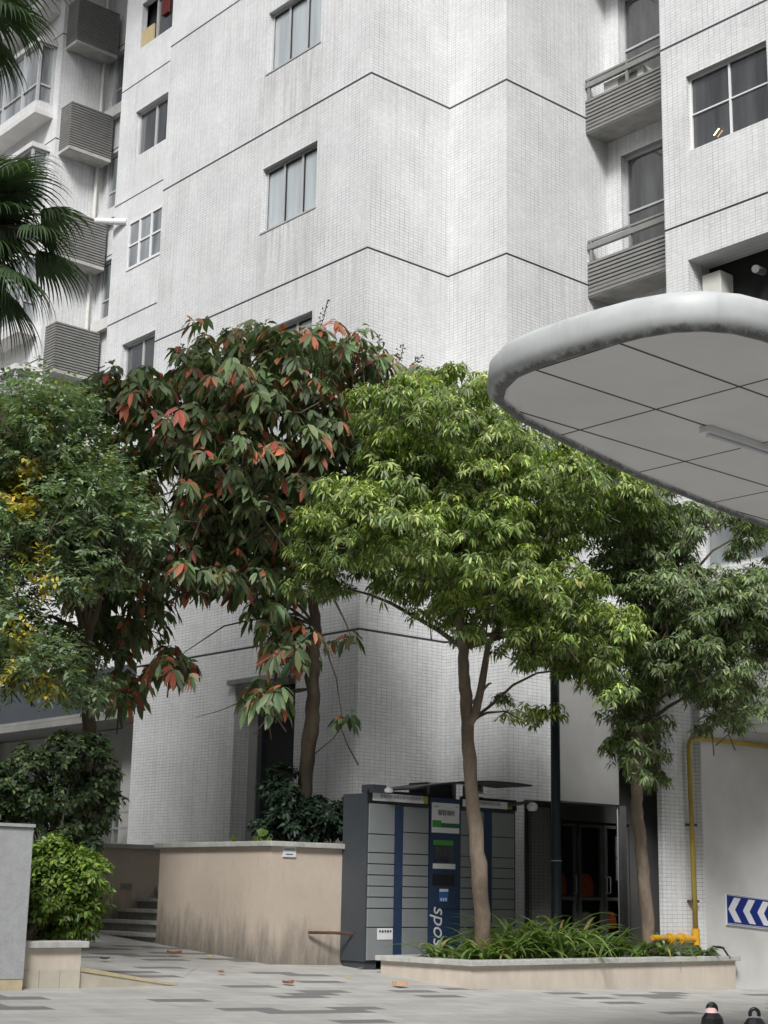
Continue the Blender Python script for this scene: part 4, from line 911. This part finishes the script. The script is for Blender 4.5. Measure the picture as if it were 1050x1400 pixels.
# --- big-leaved tree with red leaves
def tree_red():
    D0 = 20.2; p = atD(412, 1120, 20.3); b = (p[0], p[1], 1.93)
    e = empty('tree', b, 'broad-leaved tree with drooping dark leaves, many turning red, on the raised bed', 'tree')
    cl = [(330, 470, 70, 22, 0), (415, 478, 75, 26, 0), (490, 495, 42, 28, .2), (275, 505, 55, 30, .2), (350, 540, 80, 42, -.2), (430, 555, 72, 50, 0), (250, 585, 55, 50, 0), (330, 625, 75, 48, -.3), (425, 635, 70, 55, 0), (268, 690, 60, 42, -.2), (365, 715, 60, 45, -.2), (490, 600, 40, 70, .3), (540, 520, 35, 22, .3, .7),
          (240, 785, 45, 28, -.2, 1.2), (335, 785, 62, 38, -.1, 1.1), (375, 845, 38, 35, 0, 1.0), (235, 900, 28, 28, -.3, 1.3), (395, 890, 26, 24, 0, 1.1), (268, 982, 9, 8, 0, .5), (365, 958, 28, 22, -.2, 1.0), (470, 988, 18, 12, -.2, 1.1), (480, 870, 12, 14, 0, .8), (200, 640, 35, 60, .3, .5), (215, 530, 35, 30, .3, .7), (205, 745, 25, 40, .2, .4), (170, 950, 26, 28, 0, 1.5), (150, 870, 38, 32, 0, 1.4), (205, 850, 34, 30, 0, 1.0), (130, 800, 40, 30, .2, 1), (170, 545, 50, 30, .3, 1.3), (120, 545, 35, 22, .4, .9), (175, 640, 45, 55, .4, .8), (190, 730, 45, 45, .2, .7), (280, 770, 60, 40, .4, .6), (400, 790, 45, 40, .6, .8), (180, 820, 35, 35, .2, .6), (330, 700, 60, 60, .8, 1)]
    W = clumps_to_world(cl, D0)
    tr = [b, tuple(atD(416, 1080, D0)), tuple(atD(424, 1000, D0)), tuple(atD(428, 940, D0)), tuple(atD(426, 900, D0)), tuple(atD(432, 855, D0)), tuple(atD(425, 780, D0)), tuple(atD(405, 690, D0)), tuple(atD(390, 600, D0))]
    trunk_tube(tr, [.10, .095, .10, .085, .10, .075, .055, .045, .03], M['bark_d'], e, wob=.02)
    br = MB(); cs = [w[0] for w in W]; f = Vector(tr[5]); f2 = Vector(tr[6])
    limbs(br, f, [cs[i] for i in (14, 15, 16, 13, 17, 20)], .022, 5); limbs(br, f2, [cs[i] for i in (0, 1, 2, 3, 4, 5, 6, 7, 8, 9, 10, 11, 12, 21, 22, 23, 26)], .035, 5); limbs(br, Vector(tr[3]), [cs[18], cs[19]], .018, 5, 0)
    P, O, r, k = sample_crown(W, 2350, .2, 1.3, 3, .24); twigs(br, P, O, .006, .45, 640); br.build('branch', M['bark_d'], e)
    LP, LD, LN, K = whorls(P, O, 7, .75, .45, .3); n = len(LP)
    C = tint(n, (.16, .215, .115), .32, .08)
    redw = RNG.random(len(P)) < .45; red = (redw[K] & (RNG.random(n) < .25)) | (RNG.random(n) < .04)
    C[red] = tint(red.sum(), (.44, .15, .10), .32, .12); br_ = RNG.random(n) < .14; C[br_ & ~red] = tint((br_ & ~red).sum(), (.20, .25, .12), .2, .08)
    L = RNG.uniform(.11, .23, n); leaf_mesh('crown', LP, LD, LN, L, L * RNG.uniform(.34, .44, n), C, .55, M['leaf_gloss'], e, fold=.16, shape=(.32, .7, .8, 1.0))
    # fruiting stalks above the crown
    st = MB()
    for (x0, y0, x1, y1) in ((432, 462, 448, 410), (515, 500, 518, 460), (540, 505, 552, 470), (300, 470, 310, 448), (240, 500, 250, 470), (560, 500, 575, 488)):
        A_, B_ = Vector(atD(x0, y0, D0 + .1)), Vector(atD(x1, y1, D0 + .1)); st.tube([A_, A_.lerp(B_, .5) + Vector((.02, -.01, 0)), B_], .005, 4)
        for k in range(12):
            q = A_.lerp(B_, .35 + .65 * k / 11) + Vector((random.uniform(-1, 1), random.uniform(-1, 1), random.uniform(-.5, .5))) * .05
            st.tube([A_.lerp(B_, .3 + .65 * k / 11), q], .003, 3); st.lathe([(.003, -.012), (.014, 0), (.003, .012)], q, 5)
    st.build('fruit_stalk', M['bark_d'], e)
tree_red()
# --- left tree with compound leaves and yellow sprays
def tree_left():
    D0 = 18.6; p = atD(122, 1160, 18.6); b = (p[0], p[1], 1.0)
    e = empty('tree', b, 'blue-green tree with small leaflets and yellow patches at the left edge', 'tree')
    cl = [(50, 560, 75, 38, 0), (35, 615, 60, 40, .1), (125, 680, 72, 48, -.2), (70, 720, 60, 48, 0), (165, 745, 42, 36, -.1), (110, 790, 50, 26, -.1, .8), (150, 700, 40, 30, 0), (95, 925, 40, 30, -.3, .9), (25, 850, 45, 45, -.2), (60, 905, 62, 38, -.2), (10, 740, 40, 60, .2), (100, 610, 55, 35, .4, .6), (-30, 640, 50, 80, .2), (30, 690, 45, 40, .3, .7), (95, 775, 60, 22, 0, .6), (-30, 860, 40, 60, .1), (120, 930, 30, 20, -.2, .6), (10, 920, 30, 30, 0, .7)]
    W = clumps_to_world(cl, D0)
    tr = [b, tuple(atD(122, 1060, D0)), tuple(atD(122, 980, D0)), tuple(atD(120, 920, D0)), tuple(atD(118, 870, D0)), tuple(atD(135, 820, D0)), tuple(atD(125, 740, D0))]
    trunk_tube(tr, [.10, .09, .08, .085, .07, .045, .03], M['bark_d'], e, wob=.015)
    br = MB(); cs = [w[0] for w in W]; f = Vector(tr[4])
    limbs(br, f, [cs[i] for i in (0, 1, 2, 3, 4, 5, 6, 7, 8, 9, 11)], .035, 6)
    P, O, r, k = sample_crown(W, 4900, .3, 1.2, 8, .22); twigs(br, P, O, .005, .4, 700)
    for i in range(14):    # bare arching twigs
        a_ = Vector(atD(random.uniform(-5, 60), random.uniform(790, 900), D0 - .5)); b_ = a_ + Vector((random.uniform(-.5, .5), random.uniform(-.5, .5), random.uniform(-.7, -.3)))
        br.tube([a_, (a_ + b_) / 2 + Vector((.1, -.1, -.1)), b_], [.008, .006, .004], 5)
    br.build('branch', M['bark_d'], e)
    # compound: each point is a rachis carrying leaflets
    n0 = len(P); ax = norm(O * .8 + RNG.normal(size=(n0, 3)) * .5 + np.array([0, 0, -.1])); sd_ = norm(np.cross(ax, np.array([0, 0, 1.0]) + RNG.normal(size=(n0, 3)) * .2))
    LP, LD, LN, K = [], [], [], []
    for j in range(9):
        s = 1 if j % 2 else -1; LP.append(P + ax * (.03 * j)); LD.append(norm(ax * .6 + sd_ * s * .8 + RNG.normal(size=(n0, 3)) * .15)); LN.append(norm(np.array([0, 0, 1.0]) + RNG.normal(size=(n0, 3)) * .35)); K.append(np.arange(n0))
    LP, LD, LN, K = map(np.concatenate, (LP, LD, LN, K)); n = len(LP)
    C = tint(n, (.27, .35, .23), .3, .07)
    yc = [atD(170 / 3 + 0, 600 + 590 / 3, D0 - .4), atD(62, 940, D0 - .4), atD(20, 670, D0 - .2), atD(35, 690, D0 - .2), atD(45, 640, D0), atD(10, 928, D0 - .3), atD(50, 755, D0 - .3), atD(30, 860, D0 - .4)]
    rel = LP - CAM; front = (rel @ FW) < D0 + .1
    dist = np.min([np.linalg.norm(rel - np.outer(rel @ ((np.array(q) - CAM) / np.linalg.norm(np.array(q) - CAM)), (np.array(q) - CAM) / np.linalg.norm(np.array(q) - CAM)), axis=1) for q in yc], axis=0); y = front & (dist < .09 + .13 * RNG.random(n)) & (RNG.random(n) < .7)
    C[y] = tint(y.sum(), (.62, .48, .10), .25, .08); y2 = (RNG.random(n0) < .07)[K]; C[y2 & ~y] = tint((y2 & ~y).sum(), (.22, .25, .06), .2, .08)
    leaf_mesh('crown', LP, LD, LN, RNG.uniform(.065, .10, n), RNG.uniform(.032, .048, n), C, .3, M['leaf_matt'], e, shape=(.35, .7, 1.0, .8))
tree_left()

def shrub(name, label, cat, D0, cl, n, per, Lr, Wr, base, young, yf, mat, b, droop=.3, stem=True, shell=.4, group=None):
    e = empty(name, b, label, cat, group); W = clumps_to_world(cl, D0)
    P, O, r, k = sample_crown(W, n, shell, 0, 10, .10); br = MB()
    if stem: limbs(br, b, [w[0] for w in W], .025, 5)
    twigs(br, P, O, .004, .22, 200); br.build('branch', M['bark_d'], e)
    LP, LD, LN, K = whorls(P, O, per, .7, .1, .35); m = len(LP); C = tint(m, base, .25, .08)
    up = (O[K, 2] * .5 + .5) * ((r[K] - shell) / (1 - shell)).clip(0, 1); y = RNG.random(m) < yf * (.2 + up); C[y] = tint(y.sum(), young, .2, .07)
    leaf_mesh('foliage', LP, LD, LN, RNG.uniform(*Lr, m), RNG.uniform(*Wr, m), C, droop, mat, e)
    return e
p = atD(95, 1290, 14.8)
shrub('shrub', 'rounded bright yellow-green shrub growing in the short pale planter', 'shrub', 14.7, [(85, 1215, 58, 60), (60, 1245, 48, 42), (98, 1250, 28, 30), (40, 1190, 30, 30, .1), (75, 1175, 34, 24, .1), (112, 1205, 30, 30)], 2400, 6, (.045, .075), (.024, .036), (.085, .14, .03), (.22, .31, .065), .8, M['leaf'], (7.32, 13.3, .95))
p = atD(80, 1200, 17.0)
shrub('bush', 'large dark glossy-leaved bush behind the bright shrub', 'bush', 17.2, [(75, 1075, 80, 52), (110, 1045, 48, 42, .1), (40, 1110, 55, 45), (110, 1120, 55, 40), (100, 1160, 45, 22, .2), (10, 1060, 45, 35), (-20, 1110, 40, 50), (140, 1080, 25, 45, .1)], 2100, 6, (.055, .09), (.03, .045), (.075, .11, .06), (.20, .28, .11), .3, M['leaf_gloss'], (p[0], p[1], .9))
p = atD(395, 1148, 19.6)
shrub('bush', 'dark leafy bush growing at the foot of the red-leaved tree', 'bush', 19.7, [(400, 1105, 42, 32), (440, 1125, 38, 22), (385, 1075, 22, 22, .3), (370, 1130, 28, 18), (455, 1110, 25, 18), (395, 1140, 60, 12)], 900, 6, (.06, .10), (.035, .05), (.022, .045, .028), (.05, .09, .04), .2, M['leaf_gloss'], (p[0], p[1], 1.93))
# round-leaved seedlings on the terrace edge
for i, (x, y, s) in enumerate(((350, 1140, 13), (318, 1146, 9))):
    D = 19.3; q = atD(x, y + 10, D); e = empty('seedling', (q[0], q[1], 1.93), ('taro-like seedling with one big round leaf above the peach wall', 'small light green seedling just left of the big round leaf')[i], 'plant')
    nn = 4; P = np.array([atD(x + RNG.uniform(-s, s) * .6, y + RNG.uniform(-4, 6), D) for _ in range(nn)]); 
    leaf_mesh('leaf', P, norm(RNG.normal(size=(nn, 3)) + np.array([0, 0, .2])), norm(np.tile(-FW, (nn, 1)) + RNG.normal(size=(nn, 3)) * .3 + np.array([0, 0, .5])), np.full(nn, s / 70), np.full(nn, s / 85), tint(nn, (.11, .19, .04), .15, .05), .3, M['leaf'], e, shape=(.2, .65, .95, .9))
    st_ = MB(); [st_.tube([(q[0], q[1], 1.93), tuple(pp)], .004, 4) for pp in P]; st_.build('stem', M['leafyellow'], e)
# ground creepers on the terrace edge left of the coping
gm = RNG.random((260, 2)); P = np.stack([9.6 + gm[:, 0] * 4.0, 19.5 + gm[:, 1] * .5, np.full(260, 1.99) + RNG.random(260) * .08], 1)
P2 = np.stack([11.7 + gm[:, 0] * .6, 15.3 + gm[:, 1] * 1.9, np.full(260, 1.96) + RNG.random(260) * .09], 1); P = np.concatenate([P, P2]); n_ = len(P)
tag(leaf_mesh('ground_cover', P, norm(RNG.normal(size=(n_, 3)) + np.array([0, 0, .4])), norm(RNG.normal(size=(n_, 3)) * .4 + np.array([0, 0, 1.0])), RNG.uniform(.05, .09, n_), RNG.uniform(.03, .05, n_), tint(n_, (.05, .07, .03), .3), .3, M['leaf_matt'], None), kind='stuff')

# ------------------------------------------------------------------ strap-leaved plants in the long planter
def straps():
    V = []; F = []; C = []
    def strap(b, az, L, W, lift, cidx, bend):
        o = Vector((math.cos(az), math.sin(az), 0)); s = Vector((-o.y, o.x, 0)); p = Vector(b); ang = lift; N = 8; base = len(V)
        for i in range(N + 1):
            u = i / N; w = W * (1 - u ** 3) * (.55 + .45 * min(1, u * 4)) * .5; nrm = Vector((0, 0, 1)) * math.cos(ang) - o * math.sin(ang)
            V.extend([tuple(p - s * w + nrm * w * .5), tuple(p), tuple(p + s * w + nrm * w * .5)]); C.extend([cidx] * 3)
            p = p + (o * math.cos(ang) + Vector((0, 0, 1)) * math.sin(ang)) * (L / N); ang -= bend / N
        for i in range(N):
            for k in range(2): a = base + i * 3 + k; F.append((a, a + 1, a + 4, a + 3))
    for c in range(100):
        x = random.uniform(12.62, 16.75); y = random.uniform(12.86, 13.85)
        if x > 15.9 and y > 12.8: y = 12.82 + random.random() * .02
        if x > 16.2 and random.random() < .5: continue
        tall = .85 + .35 * math.sin(x * 2.3) + .25 * random.random()
        if x > 16.0: tall *= .45
        for j in range(random.randint(6, 9)):
            g = random.random(); colr = (.10 + .09 * g, .16 + .11 * g, .05 + .03 * g)
            if random.random() < .06: colr = (.35, .30, .12)
            strap((x, y, .72), random.uniform(0, 6.283), random.uniform(.45, .88) * tall, random.uniform(.036, .060), random.uniform(.9, 1.45), colr, random.uniform(1.2, 2.6))
    me = bpy.data.meshes.new('strap_plants'); me.from_pydata(V, [], F); a = me.color_attributes.new('tint', 'FLOAT_COLOR', 'POINT')
    a.data.foreach_set('color', np.array([(*c, 1) for c in C], np.float32).ravel()); me.materials.append(M['leaf']); me.polygons.foreach_set('use_smooth', [True] * len(F))
    o = bpy.data.objects.new('strap_plants', me); col.objects.link(o); tag(o, kind='stuff')
straps()

# ------------------------------------------------------------------ fan palm at the left edge
def palm():
    D0 = 13.5; hub = Vector(atD(-95, 315, D0)); hub2 = Vector(atD(-70, 10, D0))
    e = empty('palm_tree', (hub.x, hub.y, G(hub.x, hub.y)), 'fan palm with drooping dark fronds at the top left corner', 'palm')
    MB().tube([(hub.x, hub.y, .4), (hub.x + .05, hub.y, 3), hub, hub2 + Vector((0, 0, .4))], [.16, .13, .13, .10], 12).build('trunk', M['bark_d'], e, smooth=True)
    def frond(h, tip, R_, spread, nseg, dr):
        d = (tip - h); pet = h + d; ax = d.normalized(); up = Vector((0, 0, 1)); side = ax.cross(up).normalized(); nr = side.cross(ax).normalized()
        e2 = empty
        P, D, N, L, W, C = [], [], [], [], [], []
        for k in range(nseg):
            a = (k / (nseg - 1) - .5) * spread; dd = ax * math.cos(a) + side * math.sin(a) + nr * .06 * math.cos(a * 2)
            P.append(pet); D.append(dd); N.append(nr + side * random.uniform(-.2, .2)); L.append(R_ * (1 - .25 * abs(a) / spread * 2) * random.uniform(.88, 1.05)); W.append(random.uniform(.028, .04))
            g = random.random(); C.append((.035 + .03 * g, .06 + .045 * g, .028 + .02 * g))
        N = np.array([list(x) for x in N]); P = np.array([list(x) for x in P]); D = np.array([list(x) for x in D])
        strips(P, D, N, np.array(L), np.array(W), C, dr, h, pet)
    def strips(P, D, N, L, W, C, dr, h, pet):
        V = []; F = []; CC = []; NS = 9
        for i in range(len(P)):
            p = Vector(P[i]); d = Vector(D[i]).normalized(); n = Vector(N[i]).normalized(); s = d.cross(n).normalized(); b = len(V)
            for k in range(NS + 1):
                u = k / NS; w = W[i] * (min(1, .25 + u * 2.2)) * (1 - max(0, u - .45) / .55) * .5
                V.extend([tuple(p - s * w + n * w * .35), tuple(p), tuple(p + s * w + n * w * .35)]); CC.extend([C[i]] * 3)
                d = (d + Vector((0, 0, -1)) * (dr * (u ** 1.4) * .55 + .02)).normalized(); p = p + d * (L[i] / NS)
            for k in range(NS):
                for q in range(2): a = b + k * 3 + q; F.append((a, a + 1, a + 4, a + 3))
        me = bpy.data.meshes.new('frond'); me.from_pydata(V, [], F); a = me.color_attributes.new('tint', 'FLOAT_COLOR', 'POINT')
        a.data.foreach_set('color', np.array([(*c, 1) for c in CC], np.float32).ravel()); me.materials.append(M['leaf_gloss'])
        o = bpy.data.objects.new('frond', me); col.objects.link(o); o.parent = e; o.location = -parent_world(e)
        MB().tube([h, (h + pet) / 2 + Vector((0, 0, .06)), pet], [.022, .016, .012], 6).build('petiole', M['bark_d'], o)
    RT = Vector(RC[:, 0]); UP = Vector((0, 0, 1)); F_ = Vector(FW)
    for (a, l, R_, dr) in ((50, .45, .75, .7), (20, .55, .70, .8), (-5, .55, .72, .9), (-35, .5, .75, 1.0), (-65, .6, .8, .8), (100, .4, .8, .8), (-20, .9, .75, 1.1), (5, .95, .6, 1.1), (-85, .9, .7, .9), (38, .7, .8, .9), (-50, .75, .8, 1.0)):
        for z_ in (-.25, .25):
            t = hub + (RT * math.cos(math.radians(a + z_ * 30)) + UP * math.sin(math.radians(a + z_ * 30)) + F_ * z_).normalized() * l
            frond(hub, t, R_, 2.9, 34, dr)
    for (a, l, R_, dr, f) in ((30, .45, .85, .9, .2), (-10, .5, .75, .9, -.3), (60, .4, .85, .9, 0), (-40, .4, .7, 1.0, .3), (5, .3, .8, .8, .5)):
        t = hub2 + (RT * math.cos(math.radians(a)) + UP * math.sin(math.radians(a)) + F_ * f).normalized() * l
        frond(hub2, t, R_, 2.8, 32, dr)
palm()

bpy.context.view_layer.update()
SRC = next(o for o in list(col.objects) if o.type == 'EMPTY' and o.get('category') == 'tree' and 'gas pipe' in o['label'])
for k, (x, y, sc, rz) in enumerate(((3.0, 17.0, 1.25, 1.0), (2.6, 22.5, 1.35, 2.4), (5.8, 27.5, 1.4, 4.0), (-2.5, 13.0, 1.3, 5.1), (-3.5, 7.0, 1.3, .4), (-4, .5, 1.35, 3.3), (1.5, -4.5, 1.3, 2.0), (8.0, -3.0, 1.3, 5.5), (6.3, 21.5, 1.1, .3), (10.3, 27, 1.2, 2.1), (9.0, 32, 1.3, 1.1), (13.5, 31.5, 1.2, 4.4))):  # copies added out of view to block light from the lower walls
    c = copy_tree(SRC); c.location = (x, y, G(x, y)); c.rotation_euler = (0, 0, rz); c.scale = (sc, sc, sc)
    c['label'] = 'tree added for shade outside the picture, beside or behind the photographer'; c['group'] = 'trees added for shade outside the picture'
def tall_shade_tree(x, y, sc, lift, rz, label):  # added tree, crown lifted out of view to shade the lower left walls
    c = copy_tree(SRC); c.location = (x, y, G(x, y)); c.rotation_euler = (0, 0, rz); c.scale = (sc, sc, sc)
    c['label'] = label; c['group'] = 'trees added for shade outside the picture'
    for ch in list(c.children):
        if ch.name.startswith('trunk'): bpy.data.objects.remove(ch)
        else: ch.location.z += lift / sc
    t = MB().tube([(0, 0, -.3), (.1, 0, 4), (-.1, .1, 9), (0, 0, lift + 4)], [.26, .22, .18, .12], 12).build('trunk', M['bark_d']); t.parent = c; t.scale = (1 / sc, 1 / sc, 1 / sc)
tall_shade_tree(3.4, 12.9, 1.7, 8.6, .7, 'tall tree added for shade outside the picture on the left')
tall_shade_tree(1.2, 16.5, 1.7, 8.6, 2.9, 'tall tree added for shade outside the picture, farther left')
